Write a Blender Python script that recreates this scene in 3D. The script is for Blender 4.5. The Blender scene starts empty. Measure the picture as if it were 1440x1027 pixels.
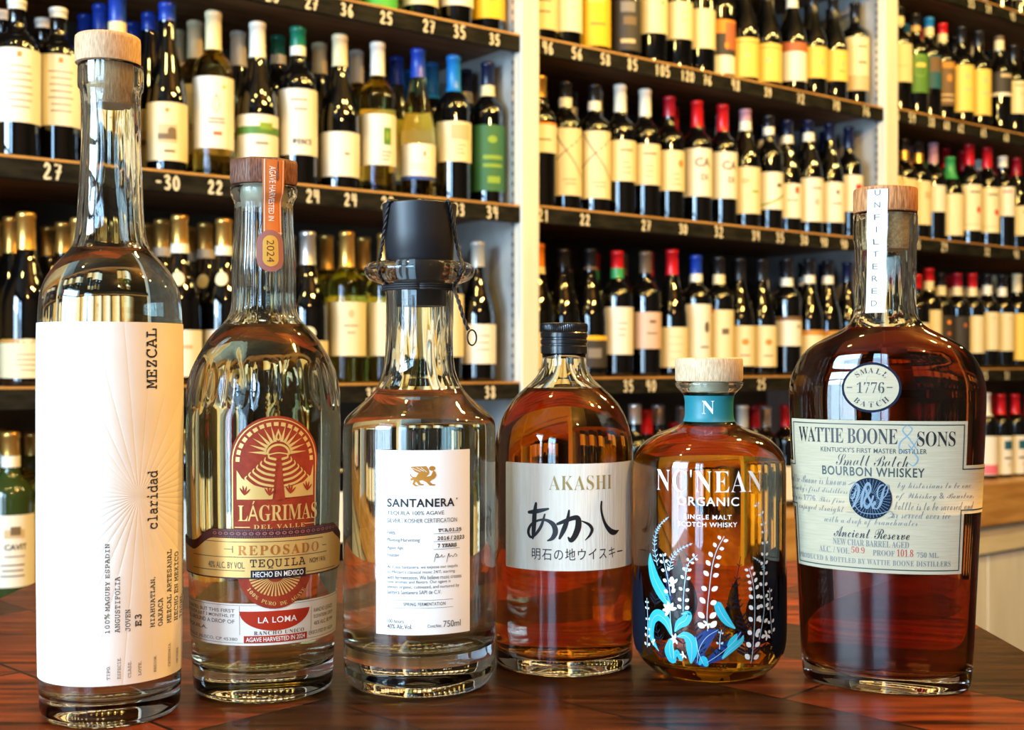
import bpy, bmesh, math, random
from mathutils import Vector, Matrix

random.seed(7)
SC = bpy.context.scene
COL = SC.collection
PI = math.pi

# ------------------------------------------------------------------ camera
F = 1750.0                      # focal length in pixels of the 1440 px wide frame
CZ = 1.20                       # eye height
HY = 513.5                      # horizon row
cam = bpy.data.cameras.new('camera')
cam.sensor_width = 36.0
cam.lens = F / 1440.0 * 36.0
cam.clip_start = 0.02
cam.dof.use_dof = True
cam.dof.focus_distance = 0.715
cam.dof.aperture_fstop = 15.0
cam_o = bpy.data.objects.new('camera', cam)
COL.objects.link(cam_o)
cam_o.location = (0, 0, CZ)
cam_o.rotation_euler = (PI / 2, 0, 0)
SC.camera = cam_o

SC.view_settings.view_transform = 'Standard'
SC.view_settings.look = 'None'
SC.view_settings.gamma = 1.0
SC.view_settings.exposure = 0.18
SC.view_settings.use_curve_mapping = False
SC.cycles.max_bounces = 24
SC.cycles.transmission_bounces = 20
SC.cycles.glossy_bounces = 6
SC.cycles.diffuse_bounces = 4
SC.cycles.transparent_max_bounces = 12
SC.cycles.sample_clamp_indirect = 4.0
SC.cycles.blur_glossy = 0.5

# ------------------------------------------------------------------ shop frame
# the shelving wall runs at 37.5 degrees to the picture; (s, y, z): s along it, y into it
TH = math.atan(0.7675)
C_, S_ = math.cos(TH), math.sin(TH)
OY = 2.70


def L(s, y, z):
    return Vector((s * C_ - y * S_, OY + s * S_ + y * C_, z))


# ------------------------------------------------------------------ world and lights
w = bpy.data.worlds.new('world')
SC.world = w
w.use_nodes = True
w.node_tree.nodes['Background'].inputs[0].default_value = (0.62, 0.80, 1.0, 1)
w.node_tree.nodes['Background'].inputs[1].default_value = 2.0


def area(name, loc, target, sx, sy, power, color):
    l = bpy.data.lights.new(name, 'AREA')
    l.shape = 'RECTANGLE'
    l.size, l.size_y = sx, sy
    l.energy = power
    l.color = color
    o = bpy.data.objects.new(name, l)
    COL.objects.link(o)
    o.location = loc
    o.rotation_euler = (Vector(target) - Vector(loc)).to_track_quat('-Z', 'Y').to_euler()
    return o


def bulb(name, loc, power, color=(1.0, 0.70, 0.33), r=0.045):
    l = bpy.data.lights.new(name, 'POINT')
    l.energy = power
    l.color = color
    l.shadow_soft_size = r
    o = bpy.data.objects.new(name, l)
    COL.objects.link(o)
    o.location = loc
    return o


WIN = [(-2.35, -0.75), (-4.15, -3.05)]          # the shop windows in the end wall (y ranges)
WZ = (0.45, 2.65)
for i, (a, b) in enumerate(WIN):
    m = (a + b) / 2
    col_ = ((0.55, 0.78, 1.0), (0.36, 0.66, 1.0))[i]
    area('sky_daylight', L(-4.80, m, 2.15), L(0, m, 2.0), b - a, 1.0, (225, 92)[i], col_)
    area('street_daylight', L(-4.80, m, 1.05), L(0, m, 1.05), b - a, 1.2, (95, 34)[i], col_)
for i, (s, y) in enumerate([(-2.3, -1.25), (-1.5, -1.25), (-0.5, -1.3), (0.1, -1.3), (0.9, -1.3), (1.15, -1.3), (2.0, -1.3),
                            (-0.25, -2.3), (0.25, -2.3)]):
    bulb('ceiling_or_fill_bulb', L(s, y, 2.72), 22 if y > -2 else 105, (1.0, 0.74, 0.22) if y > -2 else (1.0, 0.52, 0.11))

bulb('ceiling_or_fill_bulb', L(-1.6, -3.6, 2.72), 80, (1.0, 0.58, 0.19))  # warm fill light added behind the camera to brighten the front labels

# ------------------------------------------------------------------ materials
MATS = {}


def mat(name, color=(0.8, 0.8, 0.8), rough=0.5, metal=0.0, trans=0.0, ior=1.5, spec=None, coat=0.0):
    if name in MATS:
        return MATS[name]
    m = bpy.data.materials.new(name)
    m.use_nodes = True
    b = m.node_tree.nodes['Principled BSDF']
    b.inputs['Base Color'].default_value = (*color, 1)
    b.inputs['Roughness'].default_value = rough
    b.inputs['Metallic'].default_value = metal
    b.inputs['Transmission Weight'].default_value = trans
    b.inputs['IOR'].default_value = ior
    if spec is not None:
        b.inputs['Specular IOR Level'].default_value = spec
    b.inputs['Coat Weight'].default_value = coat
    MATS[name] = m
    return m


def nodes(m):
    return m.node_tree.nodes, m.node_tree.links, m.node_tree.nodes['Principled BSDF']


def grain(m, c1, c2, scale=(8, 8, 8), nscale=6.0, bump=0.15, detail=5, lo=0.35, hi=0.65):
    """wood or stone grain from stretched noise in object coordinates"""
    n, l, b = nodes(m)
    tc = n.new('ShaderNodeTexCoord')
    mp = n.new('ShaderNodeMapping')
    mp.inputs['Scale'].default_value = scale
    no = n.new('ShaderNodeTexNoise')
    no.inputs['Scale'].default_value = nscale
    no.inputs['Detail'].default_value = detail
    cr = n.new('ShaderNodeValToRGB')
    cr.color_ramp.elements[0].position = lo
    cr.color_ramp.elements[1].position = hi
    cr.color_ramp.elements[0].color = (*c1, 1)
    cr.color_ramp.elements[1].color = (*c2, 1)
    l.new(tc.outputs['Object'], mp.inputs[0])
    l.new(mp.outputs[0], no.inputs['Vector'])
    l.new(no.outputs[0], cr.inputs[0])
    l.new(cr.outputs[0], b.inputs['Base Color'])
    if bump:
        bp = n.new('ShaderNodeBump')
        bp.inputs['Strength'].default_value = bump
        bp.inputs['Distance'].default_value = 0.002
        l.new(no.outputs[0], bp.inputs['Height'])
        l.new(bp.outputs[0], b.inputs['Normal'])
    return m


def absorb(name, T, thick, ior=1.34):
    """clear spirit: smooth refraction with volume absorption; T = transmittance over `thick` metres"""
    m = mat(name, (1, 1, 1), 0.0, 0, 1.0, ior)
    n, l, b = nodes(m)
    sg = [-math.log(max(t, 1e-4)) / thick for t in T]
    d = max(sg)
    if d > 0:
        va = n.new('ShaderNodeVolumeAbsorption')
        va.inputs['Color'].default_value = (*[1 - s / d for s in sg], 1)
        va.inputs['Density'].default_value = d
        l.new(va.outputs[0], n['Material Output'].inputs['Volume'])
    return m


GLASS = mat('clear_glass', (0.94, 0.985, 0.945), 0.0, 0, 1.0, 1.48)
PAPER = mat('cream_paper', (0.86, 0.83, 0.74), 0.75)
WHITEP = mat('white_paper', (0.88, 0.87, 0.83), 0.7)
INK = mat('black_ink', (0.012, 0.012, 0.014), 0.5)
GREYINK = mat('grey_ink', (0.10, 0.10, 0.10), 0.6)
WHITEINK = mat('white_ink', (0.9, 0.9, 0.88), 0.5)
GOLD = mat('gold_foil', (0.90, 0.58, 0.12), 0.35, 0.4)

# ------------------------------------------------------------------ mesh helpers


def newobj(name, verts, faces, material=None, parent=None, smooth=True, mats=None, fm=None):
    me = bpy.data.meshes.new(name)
    me.from_pydata([tuple(v) for v in verts], [], faces)
    for mm in (mats or ([material] if material else [])):
        me.materials.append(mm)
    if fm:
        me.polygons.foreach_set('material_index', fm)
    if smooth:
        me.polygons.foreach_set('use_smooth', [True] * len(me.polygons))
    me.update()
    o = bpy.data.objects.new(name, me)
    COL.objects.link(o)
    if parent:
        o.parent = parent
    return o


def tag(o, label=None, cat=None, group=None, kind=None):
    if label:
        o['label'] = label
    if cat:
        o['category'] = cat
    if group:
        o['group'] = group
    if kind:
        o['kind'] = kind
    return o


def empty(name, loc, rz=0.0):
    o = bpy.data.objects.new(name, None)
    o.empty_display_size = 0.05
    COL.objects.link(o)
    o.location = loc
    o.rotation_euler = (0, 0, rz)
    return o


class MB:
    """collects boxes, lathes and tubes into one mesh"""

    def __init__(self):
        self.v, self.f, self.m = [], [], []
        self.mi = 0

    def add(self, verts, faces):
        b = len(self.v)
        self.v += [tuple(p) for p in verts]
        self.f += [tuple(b + i for i in fc) for fc in faces]
        self.m += [self.mi] * len(faces)

    def box(self, x0, x1, y0, y1, z0, z1, bevel=0.0, tf=None):
        if bevel > 0:
            bm = bmesh.new()
            bmesh.ops.create_cube(bm, size=1)
            for vv in bm.verts:
                vv.co = Vector(((x0 + x1) / 2 + vv.co.x * (x1 - x0), (y0 + y1) / 2 + vv.co.y * (y1 - y0), (z0 + z1) / 2 + vv.co.z * (z1 - z0)))
            bmesh.ops.bevel(bm, geom=bm.edges[:], offset=bevel, segments=2, affect='EDGES', profile=0.5)
            bm.verts.index_update()
            vs = [vv.co.copy() for vv in bm.verts]
            fs = [[vv.index for vv in fc.verts] for fc in bm.faces]
            bm.free()
        else:
            vs = [Vector((x, y, z)) for z in (z0, z1) for y in (y0, y1) for x in (x0, x1)]
            fs = [(0, 2, 3, 1), (4, 5, 7, 6), (0, 1, 5, 4), (2, 6, 7, 3), (0, 4, 6, 2), (1, 3, 7, 5)]
        if tf:
            vs = [tf(*p) for p in vs]
        self.add(vs, fs)
        return self

    def lathe(self, rows, seg=48, close=True, mod=None, cx=0, cy=0):
        """rows: (rx, ry, z) from bottom to top (or along the profile); poles where rx is 0"""
        vs, fs = [], []
        rings = []
        for (rx, ry, z) in rows:
            if rx < 1e-6:
                rings.append([len(vs)])
                vs.append((cx, cy, z))
            else:
                ring = []
                for k in range(seg):
                    t = 2 * PI * k / seg
                    q = mod(t, z) if mod else 1.0
                    ring.append(len(vs))
                    vs.append((cx + rx * q * math.sin(t), cy - ry * q * math.cos(t), z))
                rings.append(ring)
        for a, b in zip(rings, rings[1:]):
            if len(a) == 1 and len(b) == 1:
                continue
            for k in range(seg):
                k2 = (k + 1) % seg
                if len(a) == 1:
                    fs.append((a[0], b[k2], b[k]))
                elif len(b) == 1:
                    fs.append((a[k], a[k2], b[0]))
                else:
                    fs.append((a[k], a[k2], b[k2], b[k]))
        self.add(vs, fs)
        return self

    def tube(self, pts, r, seg=8):
        pts = [Vector(p) for p in pts]
        vs, fs = [], []
        nrm = None
        for i, p in enumerate(pts):
            d = (pts[min(i + 1, len(pts) - 1)] - pts[max(i - 1, 0)]).normalized()
            if nrm is None:
                nrm = d.orthogonal().normalized()
            nrm = (nrm - d * nrm.dot(d)).normalized()
            bn = d.cross(nrm)
            for k in range(seg):
                t = 2 * PI * k / seg
                vs.append(p + (nrm * math.cos(t) + bn * math.sin(t)) * r)
        n = len(pts)
        for i in range(n - 1):
            for k in range(seg):
                k2 = (k + 1) % seg
                fs.append((i * seg + k, i * seg + k2, (i + 1) * seg + k2, (i + 1) * seg + k))
        fs.append(tuple(range(seg - 1, -1, -1)))
        fs.append(tuple((n - 1) * seg + k for k in range(seg)))
        self.add(vs, fs)
        return self

    def build(self, name, material, parent=None, smooth=True, mats=None, angle=None):
        o = newobj(name, self.v, self.f, material, parent, smooth, mats, self.m if mats else None)
        if angle:
            o.data.set_sharp_from_angle(angle=math.radians(angle))
        return o


def catmull(pts, n=8):
    if len(pts) < 3:
        return [tuple(p) for p in pts]
    out = []
    P = [pts[0]] + list(pts) + [pts[-1]]
    for i in range(1, len(P) - 2):
        p0, p1, p2, p3 = P[i - 1], P[i], P[i + 1], P[i + 2]
        for k in range(n):
            t = k / n
            out.append(tuple(0.5 * ((2 * b) + (-a + c) * t + (2 * a - 5 * b + 4 * c - d) * t * t + (-a + 3 * b - 3 * c + d) * t ** 3)
                             for a, b, c, d in zip(p0, p1, p2, p3)))
    out.append(tuple(pts[-1]))
    return out


def pchip(rows, step):
    """monotone cubic through (z, r) rows with growing z, sampled about every `step`"""
    rows = [q for i, q in enumerate(rows) if i == 0 or q[0] - rows[i - 1][0] > 1e-6]
    n = len(rows)
    z = [r[0] for r in rows]
    r = [r[1] for r in rows]
    h = [z[i + 1] - z[i] for i in range(n - 1)]
    dl = [(r[i + 1] - r[i]) / h[i] for i in range(n - 1)]
    m = [dl[0]] + [0] * (n - 2) + [dl[-1]]
    for i in range(1, n - 1):
        if dl[i - 1] * dl[i] > 0:
            w1, w2 = 2 * h[i] + h[i - 1], h[i] + 2 * h[i - 1]
            m[i] = (w1 + w2) / (w1 / dl[i - 1] + w2 / dl[i])
    out = []
    for i in range(n - 1):
        k = max(1, min(12, int(math.ceil(h[i] / step))))
        for j in range(k):
            t = j / k
            out.append((z[i] + t * h[i], (2 * t ** 3 - 3 * t * t + 1) * r[i] + (t ** 3 - 2 * t * t + t) * h[i] * m[i]
                        + (-2 * t ** 3 + 3 * t * t) * r[i + 1] + (t ** 3 - t * t) * h[i] * m[i + 1]))
    out.append((z[-1], r[-1]))
    return out


def lerp_rows(rows, z):
    if z <= rows[0][0]:
        return rows[0][1]
    for a, b in zip(rows, rows[1:]):
        if z <= b[0]:
            t = (z - a[0]) / max(1e-9, b[0] - a[0])
            return a[1] + t * (b[1] - a[1])
    return rows[-1][1]


# ---- flat artwork: text, filled outlines, strokes -------------------------------------------------
def _uni(s, base, dig=None, fix=None):
    o = ''
    for ch in s:
        if 'A' <= ch <= 'Z':
            o += chr(base + ord(ch) - 65)
        elif 'a' <= ch <= 'z':
            o += chr(base + 26 + ord(ch) - 97)
        elif ch.isdigit() and dig:
            o += chr(dig + int(ch))
        else:
            o += ch
    return o


STYLE = {'sans': lambda s: s, 'serif': lambda s: _uni(s, 0x1D400, 0x1D7CE), 'script': lambda s: _uni(s, 0x1D4D0, 0x1D7CE),
         'mono': lambda s: _uni(s, 0x1D670, 0x1D7F6), 'ital': lambda s: _uni(s, 0x1D468, 0x1D7CE)}


def _curve_mesh(cu):
    ob = bpy.data.objects.new('artwork', cu)
    me = ob.to_mesh()
    vs = [(v.co.x, v.co.y) for v in me.vertices]
    fs = [tuple(p.vertices) for p in me.polygons]
    ob.to_mesh_clear()
    bpy.data.objects.remove(ob)
    bpy.data.curves.remove(cu)
    return vs, fs


def text2d(s, style='sans', fat=0.0, spacing=1.0, res=4):
    cu = bpy.data.curves.new('lettering', 'FONT')
    cu.body = STYLE[style](s)
    cu.size = 1.0
    cu.offset = fat
    cu.space_character = spacing
    cu.resolution_u = res
    return _curve_mesh(cu)


def fill2d(polys):
    cu = bpy.data.curves.new('outline', 'CURVE')
    cu.dimensions = '2D'
    cu.fill_mode = 'BOTH'
    for p in polys:
        sp = cu.splines.new('POLY')
        sp.points.add(len(p) - 1)
        for q, (x, y) in zip(sp.points, p):
            q.co = (x, y, 0, 1)
        sp.use_cyclic_u = True
    return _curve_mesh(cu)


def stroke2d(pts, width, smooth=6, closed=False):
    """a brush stroke; width: one number or one per point"""
    ws = width if isinstance(width, (list, tuple)) else [width] * len(pts)
    P = [(p[0], p[1], q) for p, q in zip(pts, ws)]
    if smooth:
        P = catmull(P, smooth)
    vs, fs = [], []
    n = len(P)
    for i, (x, y, q) in enumerate(P):
        a, b = P[max(0, i - 1)], P[min(n - 1, i + 1)]
        dx, dy = b[0] - a[0], b[1] - a[1]
        d = math.hypot(dx, dy) or 1
        nx, ny = -dy / d, dx / d
        vs += [(x + nx * q / 2, y + ny * q / 2), (x - nx * q / 2, y - ny * q / 2)]
        if i:
            k = 2 * i
            fs.append((k - 2, k - 1, k + 1, k))
    for (x, y, q), s in ((P[0], -1), (P[-1], 1)):       # round ends
        b = len(vs)
        m = 8
        vs += [(x + q / 2 * math.cos(2 * PI * k / m), y + q / 2 * math.sin(2 * PI * k / m)) for k in range(m)]
        fs.append(tuple(range(b, b + m)))
    return vs, fs


def circle_pts(cx, cy, rx, ry=None, n=40, a0=0.0, a1=2 * PI):
    ry = rx if ry is None else ry
    full = abs(a1 - a0 - 2 * PI) < 1e-6
    k = n if full else n + 1
    return [(cx + rx * math.cos(a0 + (a1 - a0) * i / n), cy + ry * math.sin(a0 + (a1 - a0) * i / n)) for i in range(k)]


def leaf_pts(p0, p1, width, bend=0.0, n=12):
    (x0, y0), (x1, y1) = p0, p1
    dx, dy = x1 - x0, y1 - y0
    ln = math.hypot(dx, dy) or 1
    nx, ny = -dy / ln, dx / ln
    l, r = [], []
    for i in range(n + 1):
        t = i / n
        wv = width / 2 * math.sin(PI * t) ** 0.7
        cx = x0 + dx * t + nx * bend * math.sin(PI * t)
        cy = y0 + dy * t + ny * bend * math.sin(PI * t)
        l.append((cx + nx * wv, cy + ny * wv))
        r.append((cx - nx * wv, cy - ny * wv))
    return l + r[::-1][1:-1]


# ------------------------------------------------------------------ a bottle of the front row


class Bottle:
    """photo rows (py, half width) about an axis column become a lathe at distance Yc"""

    def __init__(self, name, ax, Yc, rows, turn=0.0, depth=None, off_z=0.0):
        self.ax, self.Y = ax, Yc
        X = (ax - 720) * Yc / F
        D = math.hypot(X, Yc)
        self.cosf = Yc / D
        self.loc = Vector((X, Yc, TZ + 0.0004))
        self.rot = -math.asin(X / D) + turn
        self.root = empty(name, self.loc, self.rot)
        self.R = Matrix.Rotation(self.rot, 3, 'Z')
        self.depth = depth
        self.rows = pchip(self.conv(rows), 0.003)

    def z(self, py):
        return CZ + (HY - py) * self.Y / F - self.loc.z

    def r(self, hw):
        return hw * self.Y / F * self.cosf

    def conv(self, rows):
        rr = sorted((self.z(py), self.r(hw)) for py, hw in rows)
        return [(max(0.0, zz), q) for zz, q in rr]

    def asp(self, z):
        return lerp_rows(self.depth, z) if self.depth else 1.0

    def rad(self, z):
        return lerp_rows(self.rows, z)

    def pt(self, th, z, off=0.0):
        q = self.rad(z)
        a = self.asp(z)
        x, y = q * math.sin(th), -q * a * math.cos(th)
        nx, ny = math.sin(th) / max(q, 1e-6), -math.cos(th) / max(q * a, 1e-6)
        d = math.hypot(nx, ny)
        return Vector((x + nx / d * off, y + ny / d * off, z))

    def proj(self, th, z):
        p = self.R @ self.pt(th, z) + self.loc
        return 720 + F * p.x / p.y, HY - F * (p.z - CZ) / p.y

    def tz(self, px, py):
        z = self.z(py)
        th = 0.0
        for _ in range(6):
            lo, hi = -1.45, 1.45
            for _ in range(28):
                mid = (lo + hi) / 2
                if self.proj(mid, z)[0] < px:
                    lo = mid
                else:
                    hi = mid
            th = (lo + hi) / 2
            p = self.R @ self.pt(th, z) + self.loc
            z = CZ + (HY - py) * p.y / F - self.loc.z
        return th, z

    def frame(self, px, py):
        """flat label coordinates centred on a photo point: metres per pixel, arc table"""
        th, z = self.tz(px, py)
        return th, z

    # --- solid bodies
    def shell(self, top, wall, floor, mod=None, neckwall=None, seg=96, name='glass_body', material=None, imod=False):
        """clear bottle: outer skin, lip and inner skin in one closed mesh"""
        zt = self.z(top)
        out = [(zz, q) for zz, q in self.rows if zz < zt - 1e-5] + [(zt, self.rad(zt))]
        self.floor_z = floor
        self.wall = wall
        zi = floor

        def wl(zz):
            if neckwall:
                z1, z2, wv = neckwall
                t = min(1, max(0, (zz - z1) / (z2 - z1)))
                return wall + (wv - wall) * t
            return wall
        self.wl = wl
        inner = []
        h = 0.007
        for k in range(0, 9):
            t = math.sin(k / 8 * PI / 2)
            zz = zi + h * (1 - math.sqrt(max(0, 1 - t * t)))
            inner.append((zz, (self.rad(zz) - wl(zz)) * t))
        inner += [(zz, q - wl(zz)) for zz, q in out if zz > zi + h + 0.0005 and zz < zt - 0.0006]
        inner.append((zt - 0.0006, self.rad(zt) - wl(zt)))
        self.inner = inner
        b0 = out[0]
        R = [(0, 0, b0[0] + 0.002), (b0[1] * 0.8, b0[1] * 0.8 * self.asp(0), b0[0] + 0.001)]
        R += [(q, q * self.asp(zz), zz) for zz, q in out]
        R.append((out[-1][1] - 0.0006, (out[-1][1] - 0.0006) * self.asp(zt), zt + 0.0003))
        R += [(max(q, 0), max(0, q * self.asp(zz) if self.asp(zz) > 0.99 else q * self.asp(zz)), zz) for zz, q in inner[::-1]]
        mb = MB()
        nin = len(inner)
        mb.lathe(R, seg, mod=mod)
        return mb.build(name, material or GLASS, self.root)

    def liquid(self, top, material, seg=96, name='spirit'):
        zt = self.z(top)
        e = 0.00025
        R = [(0, 0, self.inner[0][0] - e)]
        for zz, q in self.inner[1:]:
            if zz < zt - 0.0008:
                R.append((q + e, (q + e / max(self.asp(zz), 0.3)) * self.asp(zz), zz - e * (q < 0.98 * self.rad(zz) - self.wall)))
        q = lerp_rows(self.inner, zt)
        R += [(q + e, (q + e) * self.asp(zt), zt), (q - 0.0012, (q - 0.0012) * self.asp(zt), zt - 0.0006), (0, 0, zt - 0.0006)]
        return MB().lathe(R, seg).build(name, material, self.root)

    def lathe(self, name, rows, material, seg=64, mod=None, dx=0.0, angle=None, parent=None, bottom=True, top=True, step=0.002, raw=False):
        """a turned part from photo rows (py, half width)"""
        rr = self.conv(rows)
        if not raw:
            rr = pchip(rr, step)
        R = ([(0, 0, rr[0][0])] if bottom else []) + [(q, q, zz) for zz, q in rr] + ([(0, 0, rr[-1][0])] if top else [])
        o = MB().lathe(R, seg, mod=mod, cx=dx).build(name, material, parent or self.root)
        o.data.set_sharp_from_angle(angle=math.radians(angle or 40))
        return o


class Print:
    """flat artwork wrapped onto a bottle; photo coordinates in, surface coordinates out"""

    def __init__(self, b, name, parent, off, ref, dx=0.004, dy=None):
        self.b, self.name, self.parent, self.off = b, name, parent, off
        self.th0, self.z0 = b.tz(*ref)
        self.refpx = ref
        self.rref = b.rad(self.z0)
        self.aref = b.asp(self.z0)
        # arc length table about theta 0
        n = 720
        self.tab = [(-PI + 2 * PI * k / n) for k in range(n + 1)]
        arc = [0.0]
        for k in range(n):
            t = (self.tab[k] + self.tab[k + 1]) / 2
            ds = self.rref * math.hypot(math.cos(t), self.aref * math.sin(t)) * (2 * PI / n)
            arc.append(arc[-1] + ds)
        mid = arc[n // 2]
        self.arc = [a - mid for a in arc]
        p = b.R @ b.pt(self.th0, self.z0) + b.loc
        self.mpp = p.y / F
        self.items = []
        self.mats = []
        self.dx, self.dy = dx, dy

    def a_of(self, th):
        t = (th + PI) / (2 * PI) * 720
        i = max(0, min(719, int(t)))
        return self.arc[i] + (t - i) * (self.arc[i + 1] - self.arc[i])

    def th_of(self, a):
        lo, hi = 0, 720
        if a <= self.arc[0]:
            return -PI
        if a >= self.arc[-1]:
            return PI
        while hi - lo > 1:
            m = (lo + hi) // 2
            if self.arc[m] <= a:
                lo = m
            else:
                hi = m
        return self.tab[lo] + (a - self.arc[lo]) / (self.arc[hi] - self.arc[lo]) * (2 * PI / 720)

    def flat(self, px, py):
        th, z = self.b.tz(px, py)
        return self.a_of(th), z

    def box(self, x0, x1, y0, y1):
        yc, xc = (y0 + y1) / 2, (x0 + x1) / 2
        return self.flat(x0, yc)[0], self.flat(x1, yc)[0], self.flat(xc, y1)[1], self.flat(xc, y0)[1]

    def mi(self, m):
        if m not in self.mats:
            self.mats.append(m)
        return self.mats.index(m)

    def raw(self, vf, m, lift=0.0):
        self.items.append((vf[0], vf[1], self.mi(m), lift))

    def text(self, s, x0, x1, y0, y1, m, style='sans', rot=0, fat=0.0, spacing=1.0, lift=0.0):
        vs, fs = text2d(s, style, fat, spacing)
        if not vs:
            return
        if rot == 90:
            vs = [(-y, x) for x, y in vs]
        elif rot == -90:
            vs = [(y, -x) for x, y in vs]
        ax0, ax1 = min(v[0] for v in vs), max(v[0] for v in vs)
        ay0, ay1 = min(v[1] for v in vs), max(v[1] for v in vs)
        a0, a1, z0, z1 = self.box(x0, x1, y0, y1)
        self.raw(([(a0 + (x - ax0) / (ax1 - ax0) * (a1 - a0), z0 + (y - ay0) / (ay1 - ay0) * (z1 - z0)) for x, y in vs], fs), m, lift)

    def place(self, vf, m, cx, cy, lift=0.0, rotd=0.0):
        """artwork drawn in photo pixels about (0,0), y down, set at a photo point"""
        a, z = self.flat(cx, cy)
        k = self.mpp
        self.raw(([(a + x * k, z - y * k) for x, y in vf[0]], vf[1]), m, lift)

    def fill(self, polys, m, ref=None, lift=0.0):
        """outlines in photo pixels; ref = photo point that stays put while the rest is unrolled about it"""
        rx, ry = ref or self.refpx
        self.place(fill2d([[(x - rx, y - ry) for x, y in p] for p in polys]), m, rx, ry, lift)

    def stroke(self, pts, width, m, ref=None, lift=0.0, smooth=6):
        rx, ry = ref or self.refpx
        self.place(stroke2d([(x - rx, y - ry) for x, y in pts], width, smooth), m, rx, ry, lift)

    def sheet(self, a0, a1, z0, z1, m, lift=0.0, corner=0.0):
        if corner:
            p = []
            for cx, cy, s in ((a1 - corner, z1 - corner, 0), (a0 + corner, z1 - corner, 1), (a0 + corner, z0 + corner, 2), (a1 - corner, z0 + corner, 3)):
                p += [(cx + corner * math.cos((s + k / 4) * PI / 2), cy + corner * math.sin((s + k / 4) * PI / 2)) for k in range(5)]
            self.raw(fill2d([p]), m, lift)
        else:
            self.raw(([(a0, z0), (a1, z0), (a1, z1), (a0, z1)], [(0, 1, 2, 3)]), m, lift)

    def build(self, smooth=True):
        bm = bmesh.new()
        lay = bm.verts.layers.float.new('lift')
        for vs, fs, mi, lift in self.items:
            bv = []
            for x, y in vs:
                q = bm.verts.new((x, y, 0))
                q[lay] = lift
                bv.append(q)
            for f in fs:
                try:
                    fc = bm.faces.new([bv[i] for i in f])
                    fc.material_index = mi
                    fc.normal_update()
                    if fc.normal.z < 0:
                        fc.normal_flip()
                except ValueError:
                    pass
        x0, x1 = min(v.co.x for v in bm.verts), max(v.co.x for v in bm.verts)
        k = math.ceil(x0 / self.dx)
        while k * self.dx < x1:
            bmesh.ops.bisect_plane(bm, geom=bm.verts[:] + bm.edges[:] + bm.faces[:], dist=1e-7, plane_co=(k * self.dx, 0, 0), plane_no=(1, 0, 0))
            k += 1
        if self.dy:
            y0, y1 = min(v.co.y for v in bm.verts), max(v.co.y for v in bm.verts)
            k = math.ceil(y0 / self.dy)
            while k * self.dy < y1:
                bmesh.ops.bisect_plane(bm, geom=bm.verts[:] + bm.edges[:] + bm.faces[:], dist=1e-7, plane_co=(0, k * self.dy, 0), plane_no=(0, 1, 0))
                k += 1
        for v in bm.verts:
            v.co = self.b.pt(self.th_of(v.co.x), v.co.y, self.off + v[lay])
        me = bpy.data.meshes.new(self.name)
        bm.to_mesh(me)
        bm.free()
        for m in self.mats:
            me.materials.append(m)
        me.polygons.foreach_set('use_smooth', [smooth] * len(me.polygons))
        o = bpy.data.objects.new(self.name, me)
        COL.objects.link(o)
        o.parent = self.parent
        return o


# ================================================================== the room
TZ = CZ - 0.1837                 # table top
PLASTER = grain(mat('plaster', rough=0.85), (0.05, 0.04, 0.03), (0.08, 0.06, 0.045), (1, 1, 1), 14, 0.05)
CEILM = grain(mat('ceiling_paint', rough=0.9), (0.05, 0.035, 0.02), (0.08, 0.055, 0.03), (1, 1, 1), 9, 0.05)
FLOORM = grain(mat('floor_boards', rough=0.45), (0.04, 0.02, 0.01), (0.12, 0.06, 0.03), (1.2, 14, 1), 3, 0.1)
CREAM = grain(mat('cream_paint', rough=0.45), (0.74, 0.70, 0.56), (0.82, 0.79, 0.66), (3, 3, 0.4), 8, 0.06)
GREYP = grain(mat('grey_paint', rough=0.6), (0.36, 0.36, 0.34), (0.46, 0.46, 0.44), (2, 2, 2), 9, 0.05)
DARKBACK = grain(mat('dark_back_board', rough=0.7), (0.055, 0.052, 0.038), (0.10, 0.095, 0.07), (1, 1, 3), 5, 0.08)
SHELFW = grain(mat('shelf_wood', rough=0.55), (0.17, 0.085, 0.035), (0.33, 0.18, 0.08), (1.2, 14, 14), 4, 0.15)
STRIPM = grain(mat('chalkboard_strip', rough=0.8, spec=0.1), (0.006, 0.006, 0.004), (0.020, 0.018, 0.012), (3, 3, 12), 8, 0.1)
CHALK = mat('chalk_paint', (0.80, 0.72, 0.52), 0.8)
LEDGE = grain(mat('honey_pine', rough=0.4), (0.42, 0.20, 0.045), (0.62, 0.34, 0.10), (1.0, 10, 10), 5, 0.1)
RAILM = grain(mat('cream_rail', rough=0.5), (0.66, 0.55, 0.33), (0.76, 0.66, 0.44), (1, 6, 6), 5, 0.06)
STEEL = mat('slotted_steel', (0.62, 0.62, 0.60), 0.35, 0.6)


def lbox(name, s0, s1, y0, y1, z0, z1, m, kind='structure', bevel=0.0):
    o = MB().box(s0, s1, y0, y1, z0, z1, bevel).build(name, m, None, smooth=False)
    o.location = L(0, 0, 0)
    o.rotation_euler = (0, 0, TH)
    if kind:
        o['kind'] = kind
    return o


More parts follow.
